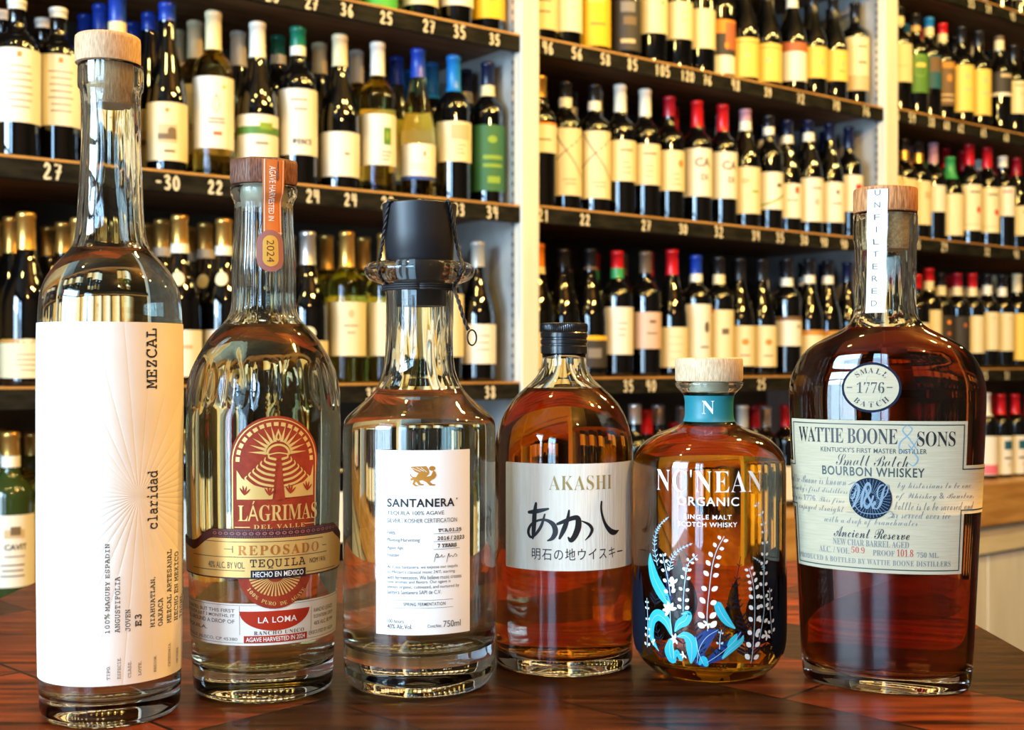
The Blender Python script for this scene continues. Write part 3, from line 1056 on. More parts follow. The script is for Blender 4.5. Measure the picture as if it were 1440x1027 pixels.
# bay, shelf, px, shape, glass, foil, foil top/bottom rows, label, label rows, words, neck band, artwork, rows behind
WINES = [
    # ---- left bay
    ('left', 'T', 431, 'B', 'd', 'black', None, None, 'white', -70, -22, 'black foil, first in view', None, (), 1),
    ('left', 'T', 482, 'B', 'd', 'red', None, None, 'rust', -60, -6, 'red foil, rust label', None, (), 1),
    ('left', 'T', 533, 'B', 'g', 'green', None, None, 'brightgreen', -40, 20, 'bright green label', None, lines(2, 'lime', v0=.1, v1=.3), 1),
    ('left', 'T', 591, 'B', 'd', 'cream', None, None, 'cream', -60, 13, 'cream foil, long cream label', None, lines(), 1),
    ('left', 'T', 641, 'B', 'd', 'white', None, None, 'white', -50, 14, 'white foil, plain white label', None, (), 1),
    ('left', 'T', 686, 'B', 'd', 'black', None, None, 'gold', -60, 32, 'golden yellow label beside grey wall', None, (('line', 'amber', [(-.1, .30), (.1, .27), (.25, .3)], .003),), 1),
    ('left', 'M', 24, 'B', 'd', 'white', 1, 15, 'white', 74, 177, 'short white cap, tall cream label', None, lines(7, 'faint', -.35, .35, .2, .75, .012) + (('patch', 'amber', -.06, .04, .88, .95),), 2),
    ('left', 'M', 82, 'B', 'd', 'white', 13, 27, 'white', 83, 182, 'short white cap, cream label beside cork', None, lines(7, 'faint', -.35, .35, .2, .75, .012) + (('patch', 'amber', -.06, .04, .88, .95),), 1),
    ('left', 'M', 165, 'B', 'd', 'blue', -8, 34, 'cream', 100, 190, 'blue foil and cream neck band', ('cream', 33, 50), lines(), 2),
    ('left', 'M', 235, 'H', 'd', 'blue', -20, 31, 'cream', 149, 230, 'tall blue foil, landscape label', None, (('patch', 'tan', -.28, .25, .30, .62), ('patch', 'sepia', -.28, .25, .36, .46), ('oval', 'sepia', .12, .50, .22, .008), ('oval', 'amber', -.02, .86, .10, .004), ('patch', 'sepia', -.1, .2, .14, .18), ('line', 'cream', [(-.05, .99), (-.05, .995)], .001)), 2),
    ('left', 'M', 300, 'B', 'w', 'cream', 17, 72, 'white', 113, 213, 'golden wine, cream screw cap', None, (('line', 'rust', [(.0, .75), (-.08, .6), (0, .5), (.08, .62), (0, .75)], .0012), ('patch', 'rust', -.08, .16, .18, .23), ('oval', 'gold', .22, .86, .08, .004)) + lines(2, 'faint', v0=.35, v1=.4), 3),
    ('left', 'M', 362, 'G', 'd', 'white', 33, 83, 'white', 166, 235, 'white foil, green vineyard stripe label', None, (('patch', 'grassgreen', -.8, .8, .60, .76), ('patch', 'lime', .02, .4, .70, .84), ('patch', 'faint', -.1, .25, .4, .44)), 1),
    ('left', 'M', 419, 'B', 'd', 'green', 29, 67, 'white', 130, 222, 'green foil, white capitals label', ('white', 67, 80), (('text', 'BISCI', 'ink', .10, .16, .0105, 'serif'), ('patch', 'faint', -.25, .25, .82, .84), ('patch', 'faint', -.15, .25, .68, .70)), 2),
    ('left', 'M', 478, 'G', 'd', 'cream', 48, 95, 'white', 190, 252, 'cream foil, plain white label', None, (('text', 'isa', 'faint', .18, .48, .007, 'ital'),), 1),
    ('left', 'M', 531, 'B', 'w', 'white', 61, 108, 'white', 165, 236, 'golden wine, white foil, green picture', None, (('patch', 'grassgreen', .08, .34, .40, .74), ('oval', 'lime', .21, .58, .12, .009)) + lines(3, 'faint', .0, .35, .1, .25), 1),
    ('left', 'M', 588, 'H', 'w', 'blue', 70, 111, 'white', 206, 256, 'golden slim bottle, blue foil', None, (('patch', 'blue', -.9, .9, .0, .10), ('oval', 'rust', .18, .72, .06, .006)) + lines(2, 'faint', v0=.3, v1=.4), 2),
    ('left', 'M', 638, 'B', 'd', 'sky', 78, 131, 'cream', 175, 231, 'sky blue foil, sepia etching label', None, (('patch', 'tan', -.15, .5, .55, .92),) + lines(3, 'faint', .0, .35, .2, .4), 2),
    ('left', 'M', 686, 'B', 'd', 'navy', 89, 122, 'green', 180, 272, 'navy foil, green label', ('cream', 122, 137), (('oval', 'lime', .12, .78, .28, .008), ('patch', 'lime', -.2, .5, .48, .54), ('patch', 'lime', -.2, .5, .36, .41), ('patch', 'lime', -.05, .4, .12, .22)), 1),
    ('left', 'L', 37, 'G', 'd', 'gold', 300, 352, 'cream', 478, 532, 'gold cap, arched cream label', None, (('patch', 'amber', -.9, .9, .90, 1.0), ('oval', 'cream', 0, .92, .55, .006)) + lines(4), 3),
    ('left', 'L', 112, 'G', 'd', 'gold', 308, 352, 'cream', 472, 530, 'gold cap hidden behind tall clear bottle', None, (), 2),
    ('left', 'L', 186, 'G', 'd', 'gold', 306, 345, 'white', 470, 530, 'gold foil behind clear bottle shoulder', ('white', 345, 357), (), 2),
    ('left', 'L', 253, 'G', 'd', 'gold', 304, 346, 'white', 465, 530, 'gold foil, white collar, round seal', ('white', 344, 357), (('patch', 'tan', -.1, .3, .6, .68), ('oval', 'cream', -.12, 2.1, .42, .0135)), 3),
    ('left', 'L', 315, 'G', 'd', 'gold', 309, 348, 'white', 465, 530, 'gold foil, white collar beside tequila neck', ('white', 347, 360), (('patch', 'tan', -.1, .3, .6, .68), ('oval', 'cream', -.12, 2.1, .42, .0135)), 2),
    ('left', 'L', 378, 'G', 'd', 'gold', 316, 352, 'white', 470, 530, 'gold foil hidden behind embossed neck', ('white', 352, 363), (), 1),
    ('left', 'L', 433, 'G', 'd', 'silver', 327, 373, 'cream', 480, 528, 'silver screw cap, black wine', None, (('oval', 'cream', .0, 1.22, .36, .0125),), 1),
    ('left', 'L', 488, 'B', 'g', 'gold', 327, 376, 'cream', 426, 501, 'green-gold wine, crest on cream label', None, (('oval', 'tan', .13, .78, .16, .008), ('patch', 'sepia', -.1, .35, .55, .57), ('patch', 'faint', .0, .25, .42, .44)), 2),
    ('left', 'L', 541, 'B', 'g', 'gold', 330, 376, 'cream', 427, 501, 'green-gold wine beside black stopper', None, (('oval', 'tan', .13, .78, .16, .008), ('patch', 'sepia', -.1, .35, .55, .57), ('patch', 'faint', .0, .25, .42, .44)), 2),
    ('left', 'L', 627, 'B', 'd', 'black', 345, 385, 'cream', 415, 502, 'cream label edge behind clear flared neck', None, (), 1),
    ('left', 'L', 672, 'G', 'd', 'grey', 341, 376, 'white', 457, 512, 'grey foil, white label behind cord loop', None, lines(3, 'faint', -.2, .4, .35, .7), 1),
    ('left', 'B', 15, 'B', 'n', 'gold', 608, 640, 'white', 722, 822, 'gold cap, green glass, mountain label', ('white', 641, 657), (('text', 'CAVIT', 'ink', .08, .52, .0095, 'sans'), ('patch', 'tan', -.2, .3, .68, .80), ('patch', 'sepia', -.05, .2, .72, .84), ('patch', 'faint', -.2, .3, .42, .435)) + lines(3, 'faint', v0=.15, v1=.3), 1),
    ('left', 'B', 66, 'B', 'g', 'gold', 612, 644, 'white', 726, 820, 'green-gold wine behind tall cream label', None, (), 1),
    ('left', 'B', 290, 'B', 'd', 'gold', 606, 640, 'white', 705, 790, 'gold foil behind pale tequila', None, (), 1),
    ('left', 'B', 345, 'G', 'd', 'cream', 604, 640, 'cream', 735, 790, 'cream foil behind pale tequila', None, (), 1),
    ('left', 'B', 470, 'B', 'd', 'black', 596, 630, 'white', 690, 760, 'black foil between the two tequila bottles', None, (), 1),
    ('left', 'B', 560, 'B', 'd', 'cream', 592, 626, 'cream', 690, 760, 'cream foil behind silver tequila', None, (), 1),
    ('left', 'B', 640, 'B', 'd', 'red', 590, 624, 'white', 690, 760, 'red foil behind silver tequila', None, (), 1),
    # ---- middle bay
    ('middle', 'T', 761, 'B', 'd', 'black', None, None, 'cream', -70, 47, 'long cream label against post', None, lines(4), 1),
    ('middle', 'T', 796, 'B', 'd', 'cream', None, None, 'white', -60, 50, 'big white label, small crest', None, (('patch', 'faint', .2, .4, .3, .31), ('oval', 'sepia', .3, .16, .05, .003)), 1),
    ('middle', 'T', 836, 'B', 'd', 'gold', None, None, 'gold', -50, 70, 'yellow label printed with frames', None, (('patch', 'yellow', -.3, .3, .5, .88), ('patch', 'amber', -.2, .35, .24, .27), ('patch', 'yellow', -.05, .2, .55, .8)), 1),
    ('middle', 'T', 879, 'B', 'd', 'black', None, None, 'dark', 5, 76, 'black label, silver lettering', None, (('patch', 'grey', -.2, .35, .75, .95), ('patch', 'sepia', -.1, .4, .5, .66), ('patch', 'tan', -.2, .35, .14, .22)), 1),
    ('middle', 'T', 917, 'B', 'd', 'black', None, None, 'cream', -1, 52, 'tall cream label, deep foot', None, (('patch', 'faint', .2, .4, .45, .46), ('oval', 'faint', .35, .8, .07, .004)), 1),
    ('middle', 'T', 953, 'B', 'd', 'black', None, None, 'cream', 8, 60, 'cream label, second of three', None, lines(2, 'faint', .1, .4, .5, .7), 1),
    ('middle', 'T', 985, 'B', 'd', 'black', None, None, 'cream', 18, 73, 'cream label beside orange one', None, (), 1),
    ('middle', 'T', 1013, 'B', 'd', 'black', None, None, 'white', 33, 108, 'orange, black and white label', None, (('patch', 'dark', -.9, .9, .34, .75), ('patch', 'orange', -.9, .9, .75, 1.0), ('patch', 'rust', .15, .9, .45, .95), ('oval', 'orange', .2, .52, .15, .008)), 1),
    ('middle', 'T', 1046, 'G', 'd', 'black', None, None, 'yellow', 58, 113, 'scalloped yellow label, first', None, (('patch', 'amber', -.7, .7, .87, .90), ('oval', 'tan', .05, .55, .15, .007)), 1),
    ('middle', 'T', 1078, 'G', 'd', 'black', None, None, 'yellow', 66, 119, 'scalloped yellow label, next one', None, (('patch', 'amber', -.7, .7, .87, .90), ('oval', 'tan', .05, .55, .15, .007)), 1),
    ('middle', 'T', 1114, 'G', 'd', 'white', None, None, 'white', 64, 118, 'white label with brick red band', None, (('patch', 'rust', -.95, .95, .76, 1.0),), 1),
    ('middle', 'T', 1143, 'G', 'd', 'black', None, None, 'yellow', 70, 114, 'pale yellow label, small crest', None, (('oval', 'tan', .3, .5, .13, .008),), 1),
    ('middle', 'T', 1172, 'G', 'd', 'black', None, None, 'yellow', 75, 118, 'pale yellow label, faint emblem', None, (('oval', 'tan', .3, .55, .1, .006), ('patch', 'faint', .1, .4, .3, .33)), 1),
    ('middle', 'T', 1202.5, 'B', 'd', 'black', None, None, 'cream', 56, 131, 'cream label with tan foot', None, (('patch', 'tan', -.95, .95, .0, .28), ('patch', 'faint', .1, .5, .5, .54), ('patch', 'faint', .1, .5, .8, .83)), 1),
    ('middle', 'M', 759, 'B', 'd', 'gold', 108, 138, 'white', 176, 218, 'gold foil against cream post', None, (('patch', 'orange', -.95, .95, .93, 1.0), ('patch', 'faint', -.1, .4, .4, .45)), 1),
    ('middle', 'M', 795, 'B', 'd', 'black', 116, 139, 'cream', 184, 278, 'white neck band, crossed-line label', ('white', 139, 152), X_ART, 1),
    ('middle', 'M', 836, 'B', 'd', 'black', 120, 144, 'cream', 188, 282, 'crossed-line label, grey-capped neighbour', ('white', 144, 157), X_ART, 1),
    ('middle', 'M', 872, 'B', 'd', 'white', 119, 159, 'cream', 201, 258, 'white cap, script on cream label', None, (('patch', 'sepia', -.05, .45, .74, .78),) + lines(3, 'faint', .0, .4, .2, .45), 1),
    ('middle', 'M', 907, 'B', 'd', 'white', 126, 165, 'cream', 206, 263, 'white cap, second with script label', None, (('patch', 'sepia', -.05, .45, .74, .78),) + lines(3, 'faint', .0, .4, .2, .45), 1),
    ('middle', 'M', 941, 'B', 'd', 'darkred', 137, 165, 'cream', 215, 271, 'dark red foil, amber medallion label', None, (('oval', 'amber', .38, .68, .22, .009),) + lines(3, 'faint', .0, .4, .15, .4), 1),
    ('middle', 'M', 980, 'B', 'd', 'red', 143, 180, 'white', 212, 279, 'red foil, tall grey capitals', None, (('text', 'CA', 'sepia', .20, .62, .022, 'sans'), ('text', 'DI', 'sepia', .24, .34, .015, 'sans')), 1),
    ('middle', 'M', 1016, 'B', 'd', 'red', 148, 186, 'white', 217, 282, 'red foil, capitals, beside pink foil', None, (('text', 'CA', 'sepia', .20, .62, .022, 'sans'), ('text', 'DI', 'sepia', .24, .34, .015, 'sans')), 1),
    ('middle', 'M', 1048, 'G', 'd', 'pink', 155, 172, 'cream', 238, 303, 'pink foil over white seal', ('white', 172, 185), (('oval', 'tan', -.05, .7, .28, .008), ('patch', 'lime', .2, .5, .45, .5)), 1),
    ('middle', 'M', 1081, 'B', 'd', 'black', 163, 180, 'white', 245, 297, 'white seal, green swoosh label', ('white', 180, 191), (('line', 'lime', [(-.7, .08), (.0, .18), (.7, .42)], .005), ('patch', 'faint', .25, .5, .6, .7)), 1),
    ('middle', 'M', 1107, 'G', 'd', 'navy', 170, 192, 'white', 261, 309, 'white seal, red corner mark', ('white', 192, 203), (('patch', 'rust', .3, .5, .72, .9), ('patch', 'faint', .0, .4, .5, .53)), 1),
    ('middle', 'M', 1137, 'G', 'd', 'navy', 170, 188, 'white', 253, 314, 'white seal, mauve figure label', ('white', 188, 200), (('oval', 'pinkish', .25, .45, .2, .009), ('patch', 'faint', .05, .5, .75, .78)), 1),
    ('middle', 'M', 1167, 'G', 'd', 'navy', 173, 198, 'white', 259, 315, 'navy foil, leaf on white label', None, (('oval', 'sepia', .3, .75, .14, .006), ('patch', 'faint', .05, .5, .45, .48)), 1),
    ('middle', 'M', 1194, 'B', 'd', 'navy', 178, 210, 'white', 249, 300, 'navy foil, red figure label', None, (('patch', 'red', .25, .6, .55, .75), ('patch', 'rust', .35, .5, .4, .6)), 1),
    ('middle', 'L', 756, 'G', 'd', 'orange', 344, 377, 'cream', 469, 519, 'orange foil against cream post', ('cream', 376, 386), (), 1),
    ('middle', 'L', 792, 'G', 'd', 'black', 351, 376, 'cream', 470, 519, 'black foil above ribbed screw cap', None, (), 1),
    ('middle', 'L', 830, 'G', 'd', 'black', 351, 378, 'dark', 473, 517, 'black foil, black label, yellow rim', ('brown', 376, 380), (('patch', 'gold', -.95, .95, .86, 1.0), ('patch', 'grey', -.1, .4, .3, .6)), 1),
    ('middle', 'L', 868, 'B', 'd', 'red', 354, 379, 'white', 433, 499, 'red and green foil', ('leaf', 378, 392), lines(3, 'faint', .0, .4, .4, .65), 1),
    ('middle', 'L', 908, 'B', 'd', 'brown', 355, 385, 'pinkish', 440, 491, 'brown foil, dusky pink label', None, (('patch', 'brown', .1, .35, .7, .78), ('patch', 'sepia', .0, .4, .4, .44)), 1),
    ('middle', 'L', 945, 'G', 'd', 'red', 352, 387, 'cream', 461, 517, 'red foil, sloping shoulders', None, lines(4, 'tan', -.2, .5, .2, .75), 1),
    ('middle', 'L', 979, 'B', 'd', 'blue', 360, 386, 'white', 429, 505, 'blue foil, white seal, grey diamond', ('white', 386, 397), (('oval', 'faint', .4, .58, .2, .014), ('patch', 'faint', .1, .5, .2, .23)), 1),
    ('middle', 'L', 1011, 'B', 'd', 'black', 362, 387, 'cream', 437, 505, 'cream seal, red slash label', ('cream', 387, 400), (('line', 'red', [(-.55, -.02), (-.3, .98)], .012), ('patch', 'faint', .1, .4, .5, .62)), 1),
    ('middle', 'L', 1040, 'G', 'd', 'black', 364, 395, 'cream', 459, 515, 'black foil, orange sketch, first', None, (('oval', 'amber', .2, .6, .25, .008), ('patch', 'faint', .0, .4, .25, .28)), 1),
    ('middle', 'L', 1071, 'G', 'd', 'black', 365, 395, 'cream', 459, 516, 'black foil, orange sketch, next one', None, (('oval', 'amber', .2, .6, .25, .008), ('patch', 'faint', .0, .4, .25, .28)), 1),
    ('middle', 'L', 1107, 'B', 'd', 'black', 364, 392, 'white', 446, 487, 'white seal, brown-topped label', ('white', 392, 403), (('patch', 'brown', -.95, .95, .86, 1.0), ('oval', 'sepia', .4, .66, .12, .005)), 1),
    ('middle', 'L', 1138, 'G', 'd', 'black', 364, 388, 'cream', 465, 515, 'white seal, sloping, orange-topped label', ('white', 388, 399), (('patch', 'amber', -.95, .95, .86, 1.0),), 1),
    ('middle', 'L', 1164, 'G', 'd', 'black', 366, 389, 'cream', 466, 516, 'white seal beside bourbon shoulder', ('white', 389, 400), (('patch', 'amber', -.95, .95, .86, 1.0),), 1),
    ('middle', 'L', 1192, 'G', 'd', 'navy', 366, 396, 'cream', 470, 516, 'navy foil at bourbon neck', None, (), 1),
    ('middle', 'B', 893, 'B', 'd', 'silver', 569, 596, 'white', 660, 705, 'silver foil, first by amber whisky', None, (), 1),
    ('middle', 'B', 909, 'G', 'd', 'red', 577, 610, 'cream', 680, 712, 'red foil, behind amber shoulder', None, (), 0),
    ('middle', 'B', 925, 'B', 'd', 'silver', 570, 597, 'white', 660, 705, 'silver foil after red one', None, (), 1),
    ('middle', 'B', 948, 'B', 'd', 'red', 595, 612, 'white', 668, 708, 'short red foil at teal band', None, (), 0),
    ('middle', 'B', 958, 'B', 'd', 'silver', 572, 598, 'white', 660, 705, 'silver foil beside teal band', None, (), 1),
    ('middle', 'B', 1005, 'B', 'd', 'black', 572, 600, 'white', 660, 705, 'black foil behind teal band', None, (), 1),
    ('middle', 'B', 1044, 'B', 'd', 'grey', 571, 602, 'white', 660, 705, 'grey foil past teal band', None, (), 1),
    ('middle', 'B', 1061, 'B', 'd', 'darkred', 572, 602, 'white', 660, 705, 'wine-red foil between greys', None, (), 0),
    ('middle', 'B', 1076, 'B', 'd', 'silver', 572, 600, 'white', 660, 705, 'silver foil near bourbon', None, (), 1),
    ('middle', 'B', 1105, 'B', 'd', 'red', 570, 600, 'white', 655, 702, 'red foil at bourbon flank', None, (), 1),
    # ---- right bay
    ('right', 'O', 1406, 'B', 'd', 'black', None, None, None, 0, 0, 'dark foot only, no label', None, (), 0),
    ('right', 'O', 1432, 'B', 'd', 'black', None, None, 'white', -60, 3, 'white label foot at corner', None, (), 1),
    ('right', 'T', 1264, 'B', 'd', 'black', 3, 25, 'cream', 65, 119, 'cream seal, cream label by post', ('cream', 25, 37), (('patch', 'tan', -.2, .4, .4, .42),), 1),
    ('right', 'T', 1287, 'B', 'd', 'black', 20, 39, 'grassgreen', 80, 134, 'green label, gold ring', ('tan', 38, 46), (('line', 'lime', [(.0, .45), (.0, .9), (.45, .9), (.45, .45), (.0, .45)], .003), ('patch', 'yellow', .05, .5, .66, .76)), 1),
    ('right', 'T', 1306, 'B', 'd', 'sky', 16, 41, 'teal', 82, 128, 'sky blue foil, cream seal', ('cream', 40, 52), (('patch', 'brown', .0, .6, .5, .95), ('oval', 'faint', .4, .55, .12, .009)), 1),
    ('right', 'T', 1325, 'B', 'd', 'red', 34, 49, 'brown', 90, 152, 'red foil, cream seal, brown label', ('cream', 49, 61), (('patch', 'amber', -.2, .7, .84, .98), ('oval', 'amber', .3, .62, .25, .012), ('patch', 'tan', -.3, .6, .1, .14), ('patch', 'tan', -.3, .6, .22, .26)), 1),
    ('right', 'T', 1352, 'B', 'd', 'black', 38, 60, 'yellow', 95, 160, 'buff label, first of pair', None, (('oval', 'tan', .25, .75, .16, .008), ('patch', 'tan', .1, .5, .45, .49)), 1),
    ('right', 'T', 1376, 'B', 'd', 'black', 44, 66, 'yellow', 101, 165, 'buff label, second of pair', None, (('oval', 'tan', .25, .75, .16, .008), ('patch', 'tan', .1, .5, .45, .49)), 1),
    ('right', 'T', 1405, 'B', 'd', 'brown', 42, 59, 'dark', 105, 138, 'cream seal, dark label, white edge', ('cream', 58, 72), (('patch', 'white', -.95, .95, .0, .13), ('patch', 'tan', .0, .8, .78, .92)), 1),
    ('right', 'T', 1425, 'B', 'd', 'black', 64, 84, 'cream', 117, 163, 'narrow cream label, small mark', None, (('oval', 'tan', .4, .6, .1, .006), ('patch', 'sepia', .0, .5, .84, .87)), 1),
    ('right', 'T', 1444, 'B', 'd', 'black', 68, 88, 'cream', 122, 167, 'cream label cut by frame', None, (), 1),
    ('right', 'M', 1251, 'B', 'd', 'black', 190, 212, 'cream', 250, 305, 'cream label by post, bourbon cork', None, (), 1),
    ('right', 'M', 1271, 'B', 'd', 'black', 196, 213, 'cream', 254, 315, 'yellow seal over bourbon cork', ('gold', 213, 225), (), 1),
    ('right', 'M', 1291, 'B', 'd', 'black', 199, 217, 'cream', 257, 318, 'yellow seal, torn-edge label', ('gold', 217, 230), (('oval', 'ink', -.2, .35, .12, .004), ('patch', 'tan', .3, .6, .6, .75)), 1),
    ('right', 'M', 1312, 'B', 'd', 'pink', 202, 231, 'white', 263, 300, 'pink foil, blank white label', None, (), 1),
    ('right', 'M', 1336, 'G', 'd', 'leaf', 222, 253, 'cream', 275, 333, 'leaf green foil, narrow label', None, (), 1),
    ('right', 'M', 1363, 'B', 'd', 'red', 203, 233, 'cream', 262, 326, 'red foil, red oval, first', None, (('oval', 'red', .42, .45, .2, .010), ('patch', 'faint', .0, .5, .82, .86), ('patch', 'tan', -.3, .5, .12, .14)), 1),
    ('right', 'M', 1388, 'B', 'd', 'red', 208, 237, 'cream', 266, 329, 'red foil, red oval, next one', None, (('oval', 'red', .42, .45, .2, .010), ('patch', 'faint', .0, .5, .82, .86), ('patch', 'tan', -.3, .5, .12, .14)), 1),
    ('right', 'M', 1410, 'B', 'd', 'white', 221, 236, 'white', 265, 306, 'white foil, high white label', None, (('patch', 'rose', .0, .5, .8, .86),), 1),
    ('right', 'M', 1429, 'G', 'd', 'darkred', 223, 248, 'cream', 292, 333, 'dark red foil, low cream label', None, (('oval', 'lime', .3, .8, .12, .005),), 1),
    ('right', 'M', 1449, 'B', 'd', 'black', 235, 255, 'cream', 278, 335, 'cream label clipped by frame', None, (), 1),
    ('right', 'L', 1289, 'B', 'd', 'red', 387, 406, 'cream', 455, 500, 'red foil against bourbon neck', None, (), 1),
    ('right', 'L', 1306, 'B', 'd', 'red', 378, 397, 'cream', 437, 490, 'red foil, cream seal by bourbon', ('cream', 396, 408), (), 1),
    ('right', 'L', 1323, 'B', 'd', 'black', 385, 403, 'dark', 445, 490, 'cream seal, two orange blots', ('cream', 403, 416), (('oval', 'orange', .35, .8, .2, .006), ('oval', 'rust', .35, .45, .2, .006)), 1),
    ('right', 'L', 1346, 'B', 'd', 'darkred', 385, 404, 'dark', 446, 495, 'dark red foil, black label', ('cream', 404, 416), (('oval', 'rust', .4, .75, .2, .006),), 1),
    ('right', 'L', 1367, 'B', 'd', 'red', 385, 406, 'cream', 445, 497, 'red foil, cream seal, tall label', ('cream', 405, 417), (), 1),
    ('right', 'L', 1388, 'B', 'd', 'black', 386, 402, 'cream', 440, 493, 'white seal, twin cream label', ('white', 402, 415), (('oval', 'tan', .3, .85, .12, .004),), 1),
    ('right', 'L', 1409, 'B', 'd', 'black', 387, 405, 'cream', 441, 494, 'white seal, other twin label', ('white', 405, 417), (('oval', 'tan', .3, .85, .12, .004),), 1),
    ('right', 'L', 1430, 'B', 'd', 'cream', 386, 411, 'yellow', 442, 507, 'cream foil, buff label', None, (), 1),
    ('right', 'L', 1449, 'B', 'd', 'black', 388, 408, 'cream', 444, 505, 'black foil, edge of frame', None, (), 1),
    ('right', 'B', 1386, 'B', 'd', 'white', 553, 585, 'white', 613, 667, 'white foil, pink-footed label', None, (('patch', 'rose', -.2, .6, .02, .26),), 1),
    ('right', 'B', 1407, 'B', 'd', 'red', 555, 583, 'white', 613, 666, 'red foil, teal picture by bourbon', None, (('patch', 'teal', .1, .55, .65, .88), ('patch', 'faint', .1, .5, .4, .45), ('oval', 'tan', .35, .25, .1, .006)), 1),
    ('right', 'B', 1427, 'B', 'd', 'red', 555, 582, 'white', 612, 665, 'red foil, teal picture, outer', None, (('patch', 'teal', .1, .55, .65, .88), ('patch', 'faint', .1, .5, .4, .45), ('oval', 'tan', .35, .25, .1, .006)), 1),
    ('right', 'B', 1446, 'B', 'd', 'darkred', 556, 583, 'white', 613, 665, 'dark red foil clipped by frame', None, (), 0),
]


def copy_tree(o, parent=None):
    c = o.copy()
    COL.objects.link(c)
    if parent:
        c.parent = parent
    for ch in list(o.children):
        copy_tree(ch, c)
    return c


FRONT = []
for (bay, key, px, typ, gl, cap, ct, cbm, lb, lt, lbm, words_, seal, art, behind) in WINES:
    place = ', %s, %s bay' % (SHELFNAME[key], BAYTXT[bay])
    FRONT.append((wine(bay, key, px, typ, gl, cap, ct, cbm, lb, lt, lbm, 'wine bottle, ' + words_ + place, seal, art), bay, key, typ, words_ + place, behind))
for (r, bay, key, typ, words_, behind) in FRONT:      # the rows behind: the same wine again
    d = r.location - L(0, 0, 0)
    s_ = d.x * C_ + d.y * S_
    y = -d.x * S_ + d.y * C_
    for q in range(behind):
        y2 = free_y(bay, key, 0, {'B': 0.0388, 'G': 0.0402, 'H': 0.0375}[typ], s_, y + 0.084)
        if y2 is None:
            break
        c = copy_tree(r)
        c.location = r.location + (L(0, y2 - y, 0) - L(0, 0, 0))
        c['label'] = ['bottle behind ', 'third-row bottle behind ', 'backmost bottle behind '][q] + words_
        y_last = y2
        if q < behind - 1:
            r, y = c, y2

# ================================================================== the bar table
WOODT = mat('parquet_planks', rough=0.30, spec=0.15)
n_, l_, b_ = nodes(WOODT)
tc = n_.new('ShaderNodeTexCoord')
mp = n_.new('ShaderNodeMapping')
mp.inputs['Rotation'].default_value = (0, 0, math.radians(44))
mp.inputs['Location'].default_value = (0.035, 0.058, 0)
br = n_.new('ShaderNodeTexBrick')
br.inputs['Scale'].default_value = 1.0
br.inputs['Brick Width'].default_value = 0.36
br.inputs['Row Height'].default_value = 0.088
br.inputs['Mortar Size'].default_value = 0.0012
br.inputs['Color1'].default_value = (0, 0, 0, 1)
br.inputs['Color2'].default_value = (1, 1, 1, 1)
br.inputs['Mortar'].default_value = (0.5, 0.5, 0.5, 1)
br.inputs['Bias'].default_value = 0.0
l_.new(tc.outputs['Object'], mp.inputs[0])
l_.new(mp.outputs[0], br.inputs['Vector'])
r1 = n_.new('ShaderNodeValToRGB')
els = r1.color_ramp.elements
els[0].position, els[0].color = 0.0, (0.026, 0.012, 0.006, 1)
els[1].position, els[1].color = 1.0, (0.26, 0.046, 0.010, 1)
for p, c in ((0.35, (0.055, 0.018, 0.007, 1)), (0.55, (0.11, 0.026, 0.008, 1)), (0.8, (0.17, 0.035, 0.009, 1))):
    e = els.new(p)
    e.color = c
l_.new(br.outputs['Color'], r1.inputs[0])
mp2 = n_.new('ShaderNodeMapping')
mp2.inputs['Rotation'].default_value = (0, 0, math.radians(44))
mp2.inputs['Scale'].default_value = (3.5, 40, 3)
l_.new(tc.outputs['Object'], mp2.inputs[0])
no = n_.new('ShaderNodeTexNoise')
no.inputs['Scale'].default_value = 3.0
no.inputs['Detail'].default_value = 7
l_.new(mp2.outputs[0], no.inputs['Vector'])
r2 = n_.new('ShaderNodeValToRGB')
r2.color_ramp.elements[0].position, r2.color_ramp.elements[0].color = 0.30, (0.16, 0.13, 0.12, 1)
r2.color_ramp.elements[1].position, r2.color_ramp.elements[1].color = 0.70, (1.7, 1.55, 1.4, 1)
l_.new(no.outputs[0], r2.inputs[0])
mul = n_.new('ShaderNodeMixRGB')
mul.blend_type = 'MULTIPLY'
mul.inputs[0].default_value = 1.0
l_.new(r1.outputs[0], mul.inputs[1])
l_.new(r2.outputs[0], mul.inputs[2])
mor = n_.new('ShaderNodeMixRGB')
mor.inputs[2].default_value = (0.012, 0.006, 0.004, 1)
l_.new(br.outputs['Fac'], mor.inputs[0])
l_.new(mul.outputs[0], mor.inputs[1])
l_.new(mor.outputs[0], b_.inputs['Base Color'])
bp = n_.new('ShaderNodeBump')
bp.inputs['Strength'].default_value = 0.25
bp.inputs['Distance'].default_value = 0.0008
l_.new(no.outputs[0], bp.inputs['Height'])
l_.new(bp.outputs[0], b_.inputs['Normal'])
DARKWOOD = grain(mat('dark_table_wood', rough=0.4), (0.03, 0.012, 0.006), (0.09, 0.035, 0.015), (14, 14, 1), 4, 0.1)
tb = empty('bar_table', (-0.0375, 0.70, 0))
tag(tb, 'dark red-brown plank bar table under the six spirit bottles', 'table')
TX0, TX1, TY0, TY1 = -0.405 + 0.0375, 0.33 + 0.0375, 0.20 - 0.70, 1.17 - 0.70
MB().box(TX0, TX1, TY0, TY1, TZ - 0.042, TZ, 0.0025).build('tabletop', WOODT, tb, False)
MB().box(TX0 + .05, TX1 - .05, TY0 + .05, TY1 - .05, TZ - 0.12, TZ - 0.042).build('apron', DARKWOOD, tb, False)
for sx in (TX0 + .045, TX1 - .105):
    for sy in (TY0 + .045, TY1 - .105):
        MB().box(sx, sx + .06, sy, sy + .06, 0.0, TZ - 0.042, 0.004).build('leg', DARKWOOD, tb, False)

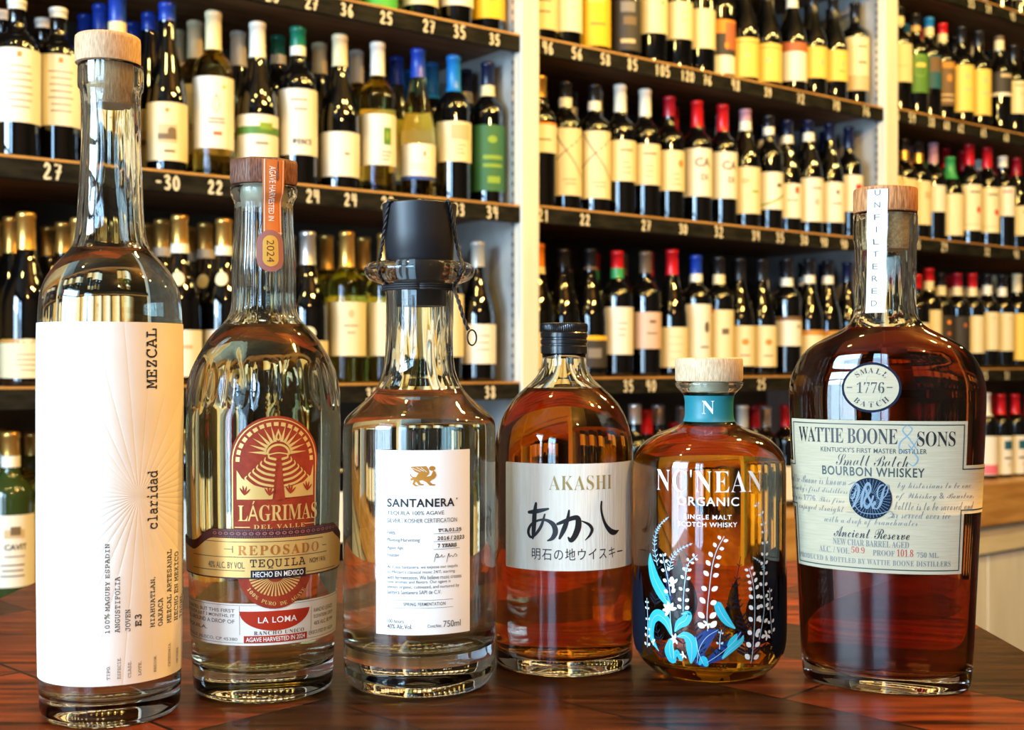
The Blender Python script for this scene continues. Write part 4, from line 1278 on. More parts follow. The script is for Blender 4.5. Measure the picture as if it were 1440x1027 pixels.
# ================================================================== the six bottles
CORKW = grain(mat('pale_cork_wood', rough=0.6), (0.42, 0.24, 0.11), (0.72, 0.50, 0.29), (1.5, 1.5, 0.25), 900, 0.2, lo=.3, hi=.7)
CORKT = grain(mat('tan_cork', rough=0.75), (0.42, 0.25, 0.11), (0.66, 0.44, 0.22), (1, 1, 1), 600, 0.2)
OAK = grain(mat('oak_stopper', rough=0.5), (0.30, 0.10, 0.03), (0.62, 0.28, 0.10), (1.5, 1.5, 0.2), 700, 0.2)
DARKCAP = grain(mat('dark_walnut_stopper', rough=0.3), (0.10, 0.035, 0.02), (0.30, 0.13, 0.07), (2, 2, .3), 700, 0.25)
PLUG = mat('pale_plug', (0.75, 0.66, 0.48), 0.4)
BLACKR = mat('black_rubber', (0.012, 0.013, 0.016), 0.42)

# ---- 1 mezcal
def wavy(z0, z1, amp, seed=0.0):
    def f(t, z):
        q = min(1.0, max(0.0, (z - z0) / (z1 - z0)))
        return 1.0 + amp * q * (0.5 * math.sin(7 * t + 2.2 * math.sin(z * 55 + seed)) + 0.35 * math.sin(13 * t + seed + 1.6 * math.sin(z * 80)) + 0.25 * math.sin(23 * t + seed))
    return f


LIQ_CLEAR = absorb('clear_spirit', (0.96, 0.97, 0.93), 0.08)
b1 = Bottle('mezcal_bottle', 156, 0.66, [
    (1002, 88), (999, 93), (994, 97), (985, 99.5), (960, 100.5), (900, 101.5), (800, 102.5), (700, 103), (560, 103), (460, 102.3), (440, 101.5), (420, 100), (404, 96), (392, 90.5), (380, 83), (370, 74.5),
    (362, 67), (354, 59.5), (345, 53.5), (330, 50), (300, 47), (250, 44.5), (200, 42), (160, 41.5), (134, 42.5), (128, 43.5), (125.5, 46), (121, 46.6), (100, 46.6), (94, 46.2)])
tag(b1.root, 'tall clear mezcal bottle with wooden cork and full-height cream label', 'bottle')
b1.shell(93.5, 0.0032, 0.0085, mod=wavy(b1.z(360), b1.z(330), 0.014, 1.0))
b1.liquid(353, LIQ_CLEAR)
sp = b1.lathe('stopper', [(92.5, 44), (91.5, 46.3), (88, 46.8), (60, 46.8), (55, 46.2), (53, 44), (52.5, 40)], CORKW, raw=True, dx=-0.0015)
b1.lathe('stopper_plug', [(150, 30), (146, 33), (93.2, 33.5), (92.6, 33)], CORKW, parent=sp, raw=True)
MP = grain(mat('embossed_label_paper', (0.86, 0.83, 0.74), 0.7), (0.82, 0.78, 0.68), (0.86, 0.83, 0.74), (1, 1, 1), 40, 0.0)
n_, l_, b_ = nodes(MP)
tc = n_.new('ShaderNodeTexCoord')
sx = n_.new('ShaderNodeSeparateXYZ')
l_.new(tc.outputs['Object'], sx.inputs[0])


def mth(op, a, bv=None):
    q = n_.new('ShaderNodeMath')
    q.operation = op
    for i, v in enumerate((a, bv)):
        if v is None:
            continue
        if isinstance(v, (int, float)):
            q.inputs[i].default_value = v
        else:
            l_.new(v, q.inputs[i])
    return q.outputs[0]


dxn = mth('SUBTRACT', sx.outputs[0], b1.r(38))
dzn = mth('SUBTRACT', sx.outputs[2], b1.z(690))
ang = mth('ARCTAN2', dzn, dxn)
ray = mth('POWER', mth('ABSOLUTE', mth('SINE', mth('MULTIPLY', ang, 19.0))), 0.35)
bp = n_.new('ShaderNodeBump')
bp.inputs['Strength'].default_value = 0.35
bp.inputs['Distance'].default_value = 0.0006
l_.new(ray, bp.inputs['Height'])
l_.new(bp.outputs[0], b_.inputs['Normal'])
p = Print(b1, 'label', b1.root, 0.0004, (156, 700), dx=0.003, dy=0.012)
_, zb = p.flat(156, 965)
_, zt = p.flat(156, 452.5)
hw = PI * p.rref
p.sheet(-hw * 0.66, hw * 0.78, zb, zt, MP)
lab1 = p.build()
p = Print(b1, 'label_lettering', lab1, 0.0006, (156, 700))
p.text('MEZCAL', 205, 220, 462, 547, INK, 'mono', 90, 0.004)
p.build()
p = Print(b1, 'label_lettering', lab1, 0.0006, (156, 700))
p.text('claridad', 206, 221, 662, 744, INK, 'mono', 90, 0.004)
for s, x0, x1, y0, y1, ft in [('100% MAGUEY ESPADIN', 147, 154, 765, 891, .002), ('ANGUSTIFOLIA', 161.5, 168.5, 811, 890, .002), ('JOVEN', 176, 183, 857, 888, .002), ('E3', 189, 198.5, 864, 881, .012),
                              ('MIAHUATLAN,', 211, 218, 812, 882, .002), ('OAXACA', 221.5, 228, 841, 880, .002), ('MEZCAL ARTESANAL', 234, 240, 773, 876, .002), ('HECHO EN MEXICO', 244, 249, 776, 872, .002),
                              ('700ML', 251.2, 254.6, 836, 868, .002), ('45% ALC BY VOL.', 255.6, 258, 758, 865, .002),
                              ('TIPO.', 150, 154.5, 937, 956, -.004), ('ESPECIE.', 165, 169.5, 925, 955, -.004), ('CLASE.', 179.5, 184, 930, 953, -.004), ('LOTE.', 194, 198, 930, 950, -.004), ('REGION.', 215.5, 219, 922, 945, -.004),
                              ('CATEGORIA.', 235.5, 238.5, 904, 937, -.004), ('ORIGEN.', 246.5, 249, 910, 932, -.004)]:
    p.text(s, x0, x1, y0, y1, INK, 'mono', 90, ft)
p.build()

# ---- 2 gold tequila with the brick red arch label
LIQ_GOLD = absorb('pale_gold_tequila', (0.93, 0.86, 0.52), 0.09)
b2 = Bottle('tequila_bottle', 371, 0.7066, [
    (972, 84), (969, 91), (962, 96.5), (950, 98.5), (900, 101), (840, 103.5), (760, 106.5), (680, 108.5), (600, 109), (560, 107.5), (540, 104.5), (521, 100.5), (505, 94), (491, 86), (475, 76), (464, 66), (456, 58), (449, 52),
    (443, 48.5), (432, 46), (420, 45), (400, 45), (385, 45.2), (360, 44), (340, 42.7), (310, 41.3), (290, 41), (283, 43), (277, 46.5), (271, 47.6), (266, 47), (264, 45)])
tag(b2.root, 'pale gold tequila bottle with brick red arched label and walnut stopper', 'bottle')


def flute(t, z):
    zz = z
    up = b2.z(505)
    lo = b2.z(578)
    a = 0.0
    if zz > b2.z(445) and zz < b2.z(285):
        a = 0.026
    elif lo < zz <= up:
        a = 0.05 * math.sin(PI * (zz - lo) / (up - lo))
    return 1.0 + a * (abs(math.cos(t * 9)) - 0.5)


b2.shell(264, 0.0036, 0.013, mod=flute, seg=144)
b2.liquid(459, LIQ_GOLD, seg=144)
octo = lambda t, z: 0.965 / max(math.cos(((t + PI / 8) % (PI / 4)) - PI / 8), 0.92)
sp = b2.lathe('stopper', [(263.5, 42), (262, 47.5), (258, 48.6), (234, 48.8), (229, 47.6), (227.5, 44)], DARKCAP, seg=64, mod=octo, raw=True)
b2.lathe('stopper_plug', [(296, 30), (292, 33), (264.5, 33.5), (263.8, 33)], PLUG, parent=sp, raw=True)
BRICK = grain(mat('brick_red_print', rough=0.5), (0.30, 0.036, 0.014), (0.36, 0.05, 0.02), (1, 1, 1), 300, 0.0)
nodes(BRICK)[2].inputs['Specular IOR Level'].default_value = 0.2
REDP = mat('red_print', (0.46, 0.035, 0.012), 0.5, spec=0.2)
FOILG = mat('champagne_foil', (0.90, 0.62, 0.20), 0.38, 0.35)
PLUM = mat('plum_border', (0.085, 0.022, 0.022), 0.45)
MAUVE = mat('mauve_print', (0.36, 0.14, 0.12), 0.5)
COPPER = mat('copper_print', (0.62, 0.24, 0.05), 0.35, 0.5)
OR_ = mat('orange_strip_paper', (0.72, 0.20, 0.035), 0.5)
# arch label
p = Print(b2, 'arch_label', b2.root, 0.0005, (388, 720))


def arch(w, top, bot, cx=388):
    """stadium outline: round top, round foot"""
    o_ = []
    for k in range(25):
        t = PI * k / 24
        o_.append((cx + w * math.cos(t), top + w - w * math.sin(t)))
    for k in range(25):
        t = PI * k / 24
        o_.append((cx - w * 0.86 * math.cos(t), bot - w * 0.86 + w * 0.86 * math.sin(t)))
    return o_


p.fill([arch(64, 585, 857)], BRICK)
archo = p.build()
p = Print(b2, 'label_print', archo, 0.0006, (388, 720), dx=0.004)
outer, inner_ = arch(61, 588.5, 900)[:25], arch(59.4, 590, 900)[:25]
p.fill([[(449, 743)] + outer + [(327, 743)] + [(328.6, 743)] + inner_[::-1] + [(447.4, 743)]], FOILG)
for k in range(17):                              # the ring of blocks over the sun
    t = PI * (0.02 + 0.96 * k / 16)
    q = []
    for (dt, rr) in ((-.065, 50), (.065, 50), (.06, 55.5), (-.06, 55.5)):
        q.append((388 + rr * math.cos(t + dt), 649 - rr * math.sin(t + dt)))
    p.fill([q], FOILG)
for k in range(13):                              # rays
    t = PI * (0.02 + 0.96 * k / 12)
    if k == 6:
        continue
    c, s = math.cos(t), math.sin(t)
    p.fill([[(391 + 17 * c - 2.4 * s, 638 - 17 * s - 2.4 * c), (391 + 41 * c, 638 - 41 * s), (391 + 17 * c + 2.4 * s, 638 - 17 * s + 2.4 * c)]], FOILG)
p.fill([[(391, 603), (395, 613), (394, 618.5), (391, 620), (388, 618.5), (387, 613)], [(391, 609), (392.6, 614), (392, 617), (391, 618), (390, 617), (389.4, 614)]], FOILG)
p.fill([circle_pts(391, 639, 17, 15, 20, PI, 2 * PI) + circle_pts(391, 639, 13.6, 12, 20, PI, 2 * PI)[::-1]], FOILG)
p.stroke([(377, 639.5), (391, 637), (406, 639.5)], 1.8, FOILG)
for k in range(7):                               # terraced hill
    hw_, yy, dp = 14 + k * 5.6, 642 + k * 5.2, 4 + k * 2.3
    for sg in (-1, 1):
        pts = [(391 + sg * (4 + k * 0.7), yy + dp), (391 + sg * hw_ * 0.6, yy + dp * 0.72), (391 + sg * hw_ * 0.93, yy + 1.0), (391 + sg * hw_ * 0.90, yy - 4)]
        p.stroke(pts, [3.4, 3.4, 2.6, 1.2], FOILG)
p.fill([[(392, 643), (395, 643), (400.5, 703), (386.5, 703)]], BRICK, lift=.0001)
fld = [(334, 661), (341, 672), (352, 680), (370, 685.5), (385, 687), (383, 702), (334, 702)]
p.fill([fld], FOILG)
p.fill([[(444, 655), (440, 670), (428, 679), (412, 684), (397, 686), (399, 700.5), (444, 699)], ], FOILG)
for (ax_, ay_, sgn) in ((345, 696, 1), (379, 697, 1), (408, 695, -1), (434, 692, 1)):
    for dxx, dyy in ((-7, -11), (-2.5, -14), (3, -13), (8, -9)):
        p.fill([leaf_pts((ax_, ay_), (ax_ + dxx, ay_ + dyy), 2.6)], BRICK, lift=.0001)
p.text('LÁGRIMAS', 335.5, 444.5, 704, 732.5, FOILG, 'serif')
p.text('DEL VALLE', 357, 428, 737.2, 743.2, FOILG, 'serif', spacing=1.25)
p.stroke([(331, 741), (352, 741)], 1.3, FOILG, smooth=0)
p.stroke([(431, 739), (447, 739)], 1.3, FOILG, smooth=0)
for k in range(21):                              # rays under the band
    t = PI * (0.03 + 0.94 * k / 20)
    c, s = math.cos(t), math.sin(t)
    p.fill([[(388 + 13 * c - .5 * s, 808 + 11 * s + .5 * c), (388 + 38 * c - 1.3 * s, 808 + 31 * s + 1.3 * c), (388 + 38 * c + 1.3 * s, 808 + 31 * s - 1.3 * c), (388 + 13 * c + .5 * s, 808 + 11 * s - .5 * c)]], FOILG)
word = '100% PURO DE AGAVE'
for i, ch in enumerate(word):
    if ch == ' ':
        continue
    t = PI * (0.83 - 0.66 * i / (len(word) - 1))
    vs, fs = text2d(ch, 'serif', res=2)
    mx_ = max(v[0] for v in vs)
    k = 7.5
    rr = [((x - mx_ / 2) * k, -(y - .35) * k) for x, y in vs]
    ca, sa = math.cos(t - PI / 2), math.sin(t - PI / 2)
    p.place(([(x * ca - y * sa, x * sa + y * ca) for x, y in rr], fs), FOILG, 388 + 43.5 * math.cos(t), 808 + 41 * math.sin(t))
p.build()
# gold band
p = Print(b2, 'gold_band', b2.root, 0.0008, (371, 780), dx=0.0035)
a0, a1 = p.flat(263.5, 790)[0] - 0.012, p.flat(476, 780)[0] + 0.004
zt_, zb_ = p.flat(371, 744)[1], p.flat(371, 814)[1]
zm = p.flat(371, 764)[1]
xl1, xl2 = p.flat(274, 770)[0], p.flat(302, 770)[0]


def bandoutline(ins):
    pts = [(a0 + ins, zb_ + ins), (a0 + ins, zm - ins)]
    for k in range(11):
        t = k / 10
        pts.append((xl1 + (xl2 - xl1) * t, zm + (zt_ - zm) * (3 * t * t - 2 * t ** 3) - ins))
    xr = p.flat(466, 770)[0]
    pts += [(xr - ins, zt_ - ins), (xr + 0.003 - ins, zt_ - 0.002 - ins), (a1 - ins, zm - 0.002 - ins), (a1 - ins, zb_ + ins)]
    return pts


p.raw(fill2d([bandoutline(0)]), PLUM)
inner_band = bandoutline(0.0008)
gold_in = [(x, z - (0.0042 if z > zm - 0.003 and i > 1 else 0.0)) for i, (x, z) in enumerate(inner_band)]
p.raw(fill2d([gold_in]), FOILG, 0.0001)
bando = p.build()
p = Print(b2, 'band_lettering', bando, 0.00105, (371, 780), dx=0.0035)
for k in range(23):                              # chain pattern on the border
    x = xl2 + 0.001 + k * 0.0034
    z = zt_ - 0.0024
    p.raw(fill2d([circle_pts(x, z, .0013, .0009, 12), circle_pts(x, z, .0007, .0004, 10)]), MAUVE)
for off_ in (0.0007, 0.0042):
    for k in range(66):
        x = xl2 + k * 0.00118
        p.raw(([(x, zt_ - off_ - .0002), (x + .0005, zt_ - off_ - .0002), (x + .0005, zt_ - off_ + .0002), (x, zt_ - off_ + .0002)], [(0, 1, 2, 3)]), MAUVE)
p.text('REPOSADO', 335, 446, 766, 780, COPPER, 'serif', spacing=1.25)
p.text('TEQUILA', 352, 428, 785.5, 799, INK, 'mono', spacing=1.1)
p.text('40% ALC. BY VOL.', 295, 345, 790, 799, GREYINK)
p.text('NOM 1416', 434, 455, 783, 790, PLUM)
for (x0, x1, yy) in ((287, 452, 762), (275, 457, 783.5), (275, 345, 801.5), (430, 468, 800.5)):
    aa, ab = p.flat(x0, yy)[0], p.flat(x1, yy)[0]
    z = p.flat((x0 + x1) / 2, yy)[1]
    p.raw(([(aa, z - .00015), (ab, z - .00015), (ab, z + .00015), (aa, z + .00015)], [(0, 1, 2, 3)]), PLUM)
p.stroke([(316, 772), (328, 772)], .8, PLUM, ref=(322, 772), smooth=0)
p.stroke([(328, 768), (328, 777)], .8, PLUM, ref=(328, 772), smooth=0)
p.stroke([(450, 766), (458, 766)], .8, PLUM, ref=(454, 766), smooth=0)
x0, x1, z0, z1 = p.box(353, 428, 801, 813)
p.sheet(x0, x1, z0, z1, INK, .0001)
p.text('HECHO EN MEXICO', 356, 425, 803, 810.5, WHITEP, fat=.01, lift=.0002)
p.build()
# cream foot label
p = Print(b2, 'foot_label', b2.root, 0.0002, (371, 876), dx=0.003)
a0, a1 = p.flat(264, 876)[0] - .02, p.flat(470, 876)[0] + .01
zt_, zb_ = p.flat(371, 849)[1], p.flat(371, 908)[1]
p.sheet(a0, a1, zb_, zt_, PAPER)
foot = p.build()
p = Print(b2, 'label_lettering', foot, 0.0003, (371, 876))
for yy in (851.5, 904.5):
    z = p.flat(371, yy)[1]
    p.raw(([(a0, z - .0001), (a1, z - .0001), (a1, z + .0001), (a0, z + .0001)], [(0, 1, 2, 3)]), GREYINK)
p.fill([circle_pts(388, 859, 51, 28, 30, 0, PI)], REDP, ref=(388, 866))
p.text('LA LOMA', 363, 417, 867, 875.5, WHITEP, fat=.012, spacing=1.1, lift=.0001)
p.text('RANCHO UNICO', 357, 427, 886.5, 892, GREYINK, 'serif', spacing=1.2)
x0, x1, z0, z1 = p.box(343, 431, 893.5, 903.5)
p.sheet(x0, x1, z0, z1, REDP)
p.text('AGAVE HARVESTED IN 2024', 346, 428, 895.3, 901.7, WHITEP, fat=.014, lift=.0001)
for i, s in enumerate(('DEL PATIO, BUT THIS FIRST', 'RESTED FOR JUST 3 MONTHS, IT', 'IS ALL AROUND A DROP OF', 'TEQUILA.')):
    p.text(s, 267, 330 - (38 if i == 3 else 0), 854.5 + i * 7.3, 860 + i * 7.3, GREYINK, 'sans', 0, .004)
p.text('DEL VALLE, JALISCO, CP 45380', 267, 334, 894.5, 900, GREYINK)
for i, s in enumerate(('RANCHO LEGADO', 'ELEVATION 1,200 M', '46% ALC. 80 MM')):
    p.text(s, 441, 466, 852.5 + i * 9, 858 + i * 9, GREYINK)
p.text('EXECUTED BY AGUA', 434, 466, 884, 889, GREYINK)
for xx in (337, 437):
    x = p.flat(xx, 870)[0]
    z0, z1 = p.flat(xx, 893)[1], p.flat(xx, 853)[1]
    p.raw(([(x - .0001, z0), (x + .0001, z0), (x + .0001, z1), (x - .0001, z1)], [(0, 1, 2, 3)]), GREYINK)
p.build()
# neck strip with the oval year seal (follows stopper, lip and neck)
save = b2.rows
b2.rows = sorted([(z, q) for z, q in save if z < b2.z(284)] + [(b2.z(283), b2.r(44)), (b2.z(277), b2.r(47.2)), (b2.z(266), b2.r(48.2)), (b2.z(228), b2.r(49.2)), (b2.z(222), b2.r(49.2))])
p = Print(b2, 'neck_strip', b2.root, 0.0006, (381, 300), dx=0.002, dy=0.0012)
z0, z1 = p.flat(381, 330)[1], p.flat(383, 224.5)[1]
xa, xb = p.flat(369.5, 290)[0], p.flat(394.5, 290)[0]
p.sheet(xa, xb, z0, z1, OR_)
stripo = p.build()
p = Print(b2, 'strip_lettering', stripo, 0.0010, (381, 300), dx=0.002, dy=0.0012)
for x in (xa + .0009, xb - .0009):
    p.raw(([(x - .00018, z0), (x + .00018, z0), (x + .00018, z1), (x - .00018, z1)], [(0, 1, 2, 3)]), PAPER)
p.raw(([(xa, z0 + .0008), (xb, z0 + .0008), (xb, z0 + .0012), (xa, z0 + .0012)], [(0, 1, 2, 3)]), PAPER)
p.text('AGAVE HARVESTED IN', 378, 386.5, 234, 311, PAPER, 'sans', -90, .01)
p.build()
p = Print(b2, 'year_seal', b2.root, 0.0012, (380, 353), dx=0.002, dy=0.004)


def pill(hw_, hh, n=16):
    return circle_pts(0, -(hh - hw_), hw_, None, n, PI, 2 * PI) + circle_pts(0, hh - hw_, hw_, None, n, 0, PI)


p.place(fill2d([pill(18, 29.5)]), MAUVE, 380, 353)
p.place(fill2d([pill(10.5, 22)]), GOLD, 380, 353, .0001)
p.text('2024', 375, 384.5, 338, 369, PLUM, 'sans', -90, -.01, lift=.0002)
p.build()
b2.rows = save

# ---- 3 silver tequila with flanged neck and black stopper
b3 = Bottle('tequila_bottle', 590, 0.719, [
    (964, 78), (962, 86), (957, 95), (948, 102), (936, 106), (915, 107), (800, 107.3), (640, 107.3), (604, 107), (596, 106.5), (590, 104.5), (584, 100), (575, 90), (562, 75), (549, 63), (538, 56.5), (527, 52), (515, 49.5),
    (500, 48), (470, 47.5), (430, 47.5), (412, 48), (404, 49.5), (399.5, 54), (396.5, 63), (393, 71), (388, 75.5), (383, 77.7), (379, 78), (374, 75), (371, 70), (369.5, 62), (369, 52)])
tag(b3.root, 'clear tequila decanter with glass flange, black cord-tied stopper, white label', 'bottle')
b3.shell(368.8, 0.0040, 0.020, seg=112, mod=wavy(b3.z(560), b3.z(500), 0.012, 2.0), neckwall=(b3.z(404), b3.z(392), 0.010))
b3.liquid(549, LIQ_CLEAR, seg=112)
sp = b3.lathe('stopper', [(368, 46), (366, 47.6), (330, 49.5), (292, 52.5), (289, 52.5), (287.5, 51), (287, 48)], BLACKR, raw=True)
b3.lathe('stopper_plug', [(431, 36.5), (429, 37.2), (400, 37.2), (369.5, 37.2), (368.4, 36)], BLACKR, parent=sp, raw=True)
CORD = mat('black_cord', (0.015, 0.014, 0.015), 0.6)


def cord_pt(px, py, rpx):
    """a point on the cord: photo column/row on a circle of rpx pixels about the bottle's axis"""
    r = b3.r(rpx)
    x = (px - 590) * b3.Y / F
    x = max(-r * .999, min(r * .999, x))
    return Vector((x, -math.sqrt(r * r - x * x), b3.z(py)))


def braid(pts, mb, r=0.0007, n=10):
    P = [Vector(q) for q in catmull([tuple(v) for v in pts], n)]
    for ph in (0, PI):
        out = []
        acc = 0
        for i, q in enumerate(P):
            d = (P[min(i + 1, len(P) - 1)] - P[max(0, i - 1)]).normalized()
            if i:
                acc += (q - P[i - 1]).length
            u = d.orthogonal().normalized()
            v = d.cross(u)
            t = acc / 0.0042 * 2 * PI * 0.5 + ph
            out.append(q + (u * math.cos(t) + v * math.sin(t)) * r * 0.75)
        mb.tube(out, r, 6)


mb = MB()
braid([cord_pt(562, 286.2, 30), cord_pt(551, 287.5, 54), cord_pt(547, 292, 54.5), cord_pt(543, 315, 53.5), cord_pt(538, 345, 54), cord_pt(535, 366, 62), cord_pt(534, 374, 77), cord_pt(535, 385, 79.5), cord_pt(538, 394, 68), cord_pt(545, 401, 53)], mb)
braid([cord_pt(562, 286.2, 30), cord_pt(592, 285.8, 8), cord_pt(622, 286.2, 34), cord_pt(630, 287.5, 54), cord_pt(632, 293, 54.5), cord_pt(637, 318, 53.5), cord_pt(642, 345, 54.5), cord_pt(646, 364, 60), cord_pt(648, 373, 77), cord_pt(647, 385, 79.5), cord_pt(643, 395, 66), cord_pt(638, 402, 53), cord_pt(636, 408, 51)], mb)
braid([cord_pt(637, 402, 53), cord_pt(639, 412, 60), cord_pt(644, 428, 72), cord_pt(649, 445, 76), cord_pt(653, 456, 78), cord_pt(657, 465, 80)], mb)
loop = [cord_pt(661.5 + 6.5 * math.sin(t), 476 - 10.5 * math.cos(t), 90) for t in [2 * PI * k / 24 - 0.3 for k in range(25)]]
mb.tube(loop, 0.0005, 6)
for k in range(3):                               # turns of cord under the flange
    yy = 402 + k * 3.2
    mb.tube([Vector((b3.r(50.5) * math.sin(t), -b3.r(50.5) * math.cos(t), b3.z(yy))) for t in [2 * PI * q / 40 for q in range(41)]], 0.0007, 6)
mb.build('cord', CORD, b3.root)
p = Print(b3, 'label', b3.root, 0.0004, (594, 764), dx=0.003)
x0, x1, z0, z1 = p.box(529.5, 660, 633.5, 893.5)
p.sheet(x0, x1, z0, z1, WHITEP)
lab3 = p.build()
p = Print(b3, 'label_lettering', lab3, 0.00055, (594, 764))
p.text('SANTANERA', 545, 638.5, 701.5, 713.5, INK, 'sans', 0, .022, 1.08)
p.text("'", 641, 642.5, 700, 702.5, INK)
for s, x0, x1, y0, y1, ft in [('TEQUILA 100% AGAVE', 545, 624, 719, 725.5, 0), ('SILVER / KOSHER CERTIFICATION', 545, 642, 729.5, 735.5, 0), ('Fields:', 545, 557, 746, 751.5, 0), ('Planting/Harvesting:', 545, 591, 757, 763.5, 0),
                              ('Agave Age:', 545, 568, 768, 774, 0), ('Founder:', 545, 563, 778, 783, 0), ('100 hours', 545, 568, 871, 876, 0), ('40% Alc.Vol.', 545, 579.5, 878, 884.5, .004),
                              ('Cont.Net.', 601, 621, 878, 882.5, 0), ('750ml', 623, 647, 872, 881, .0)]:
    p.text(s, x0, x1, y0, y1, GREYINK, 'sans', 0, ft)
for s, x0, x1, y0, y1 in [('TKA.01.25', 616, 648, 742.5, 747.5), ('2016 / 2023', 615, 652, 753, 759), ('7 YEARS', 615, 641.5, 764, 769.5)]:
    p.text(s, x0, x1, y0, y1, INK, 'mono', 0, .03)
for yy in (750, 761, 772):
    p.stroke([(609, yy), (648, yy - .6)], .5, GREYINK, ref=(628, yy), smooth=0)
p.stroke([(610, 790), (613, 779), (616, 782), (613, 784), (619, 783), (621, 780), (622, 784), (626, 782)], [.5, 1, .9, .6, .7, .6, .6, .5], INK, ref=(618, 783))
p.stroke([(627, 790), (630, 778), (631, 783), (634, 781), (637, 783), (640, 779), (643, 782), (640, 783)], [.5, .9, .7, .6, .6, .7, .6, .5], INK, ref=(635, 783))
for i, (s, x1) in enumerate([('At Casa Santanera, we expose our tequila', 643), ("to Mozart's classical music 24/7, starting", 639), ('with fermentation. We believe music creates', 648), ('new aromas and flavors. Our agave is', 633),
                             ('always organic, cultivated, and nurtured by', 645), ('Santera Santanera SAPI de C.V.', 620)]):
    p.text(s, 545, x1, 795.5 + i * 7, 801 + i * 7, GREYINK, 'sans', 0, .0)
for yy in (844.5, 855.5):
    p.stroke([(552, yy), (638, yy)], .5, GREYINK, ref=(595, yy), smooth=0)
p.text('SPRING FERMENTATION', 567.5, 626, 847.5, 852.3, GREYINK, 'sans', 0, .008, 1.15)
# gold winged beast emblem
AMB = mat('amber_foil_print', (0.60, 0.27, 0.04), 0.4, 0.3)
p.fill([[(585, 671), (588, 666), (593, 667), (599, 671), (606, 669), (609, 662), (612, 664), (613.5, 669), (611, 673), (607, 675), (604, 678), (608, 681), (612, 681.5), (611, 683.5), (604, 683), (599, 678), (594, 675.5), (589, 676),
         (591, 680), (596, 681), (595, 683), (589, 682.5), (585, 677), (583, 680), (585, 682), (590, 683.5), (584, 684), (580, 681), (582, 675), (578, 676), (577, 673)]], AMB, ref=(595, 670))
p.fill([[(599, 671), (592, 667.5), (583, 663), (577, 656.5), (584, 656), (592, 656), (599, 655.5), (602, 660), (603.5, 666)]], AMB, ref=(595, 670))
p.fill([circle_pts(607.5, 659, 4.5, 3.4, 14)], AMB, ref=(595, 670))
p.stroke([(585, 672), (579, 670.5), (577, 666.5)], [2, 1.4, 1], AMB, ref=(595, 670))
for q in ((580, 658.5, 591, 663), (586, 657.5, 596, 663), (592, 657.5, 600, 664)):
    p.stroke([(q[0], q[1]), (q[2], q[3])], .6, WHITEP, ref=(595, 670), lift=.0001, smooth=0)
p.build()

# ---- 4 amber whisky with the brush-lettered label
LIQ_AMB = absorb('amber_whisky', (0.56, 0.135, 0.004), 0.080)
b4 = Bottle('whisky_bottle', 793, 0.770, [
    (942, 74), (940, 82), (936, 89), (929, 94), (918, 96.5), (900, 97), (800, 97.3), (660, 97.3), (632, 97), (616, 95.5), (603, 92.5), (590, 88), (578, 82.5), (566, 74.5), (556, 66), (548, 57.5), (540, 48.5), (533, 41.5), (526, 36.5), (518, 33), (510, 31.5), (499, 31.2)])
tag(b4.root, 'amber whisky bottle with black ribbed screw cap and brush-lettered label', 'bottle')
b4.shell(498.5, 0.0028, 0.0055)
b4.liquid(547, LIQ_AMB)
CAPB = mat('black_metal_cap', (0.012, 0.012, 0.013), 0.28, 0.0, coat=0.4)
rib = [(498, 30), (497.5, 33), (492, 33.2), (487.5, 33.2), (486.5, 32.2), (484, 32.2), (483, 33.4), (479, 33.4), (478, 32.2), (475.5, 32.2), (474.5, 33.3), (469, 33.3), (467.5, 32.3), (465.5, 33.2), (458, 33.2), (455.5, 32.4), (454.8, 30)]
zk0, zk1 = b4.z(466), b4.z(455)
b4.lathe('screw_cap', rib, CAPB, seg=144, raw=True, angle=30, mod=lambda t, z: (1.0 + 0.012 * math.cos(t * 72)) if z > zk0 else 1.0)
WASHI = grain(mat('ribbed_washi_paper', rough=0.8), (0.88, 0.83, 0.70), (0.94, 0.90, 0.78), (60, 60, 4), 12, 0.15)
p = Print(b4, 'label', b4.root, 0.0004, (810, 726), dx=0.003)
xa = p.flat(712, 726)[0]
xb = p.flat(887, 726)[0] + 0.004
z0, z1 = p.flat(793, 803.5)[1], p.flat(793, 652.5)[1]
p.sheet(xa, xb, z0, z1, WASHI, corner=.0012)
lab4 = p.build()
p = Print(b4, 'label_lettering', lab4, 0.00055, (810, 735))
p.text('AKASHI', 772, 859, 669, 689.5, mat('pale_gold_ink', (0.40, 0.30, 0.10), 0.5, 0.0), 'serif', 0, -.012, 1.05)
p.text('明石の地ウイスキー', 748.5, 874, 771.5, 788.5, INK, 'sans', 0, .0, 1.15)
br_ = lambda pts, ws: p.stroke(pts, [1.25 * q for q in ws], INK, ref=(810, 735), smooth=7)
br_([(742, 722), (752, 720.5), (763, 718), (771, 716)], [3.5, 5, 4, 2.2])
br_([(753, 709), (751, 722), (750, 738), (749, 752), (748, 759)], [3, 5, 5.5, 4.5, 2])
br_([(766, 724), (761, 740), (753, 752), (745, 757), (741, 750), (745, 740), (756, 733), (768, 732), (778, 738), (781, 748), (777, 757), (770, 761)], [2, 3.5, 3.2, 3, 3.5, 3, 2.6, 3.2, 5.5, 6, 4.5, 1.5])
br_([(784, 737), (794, 733), (804, 729), (812, 729), (813, 740), (809, 752), (803, 760), (799, 756)], [3, 4.5, 5, 6, 7, 6.5, 5, 2])
br_([(800, 718), (798, 730), (793, 744), (787, 757)], [2, 4, 5.5, 3])
br_([(818, 733), (828, 738), (833, 745), (830, 753), (823, 760)], [1.2, 3.2, 3.6, 2.8, .8])
br_([(848, 707), (847.5, 717), (850, 729), (855, 740), (862, 748), (868, 751.5), (874, 752), (880, 750)], [2.2, 2.6, 3, 4, 6, 6.5, 5, 1.4])
p.build()

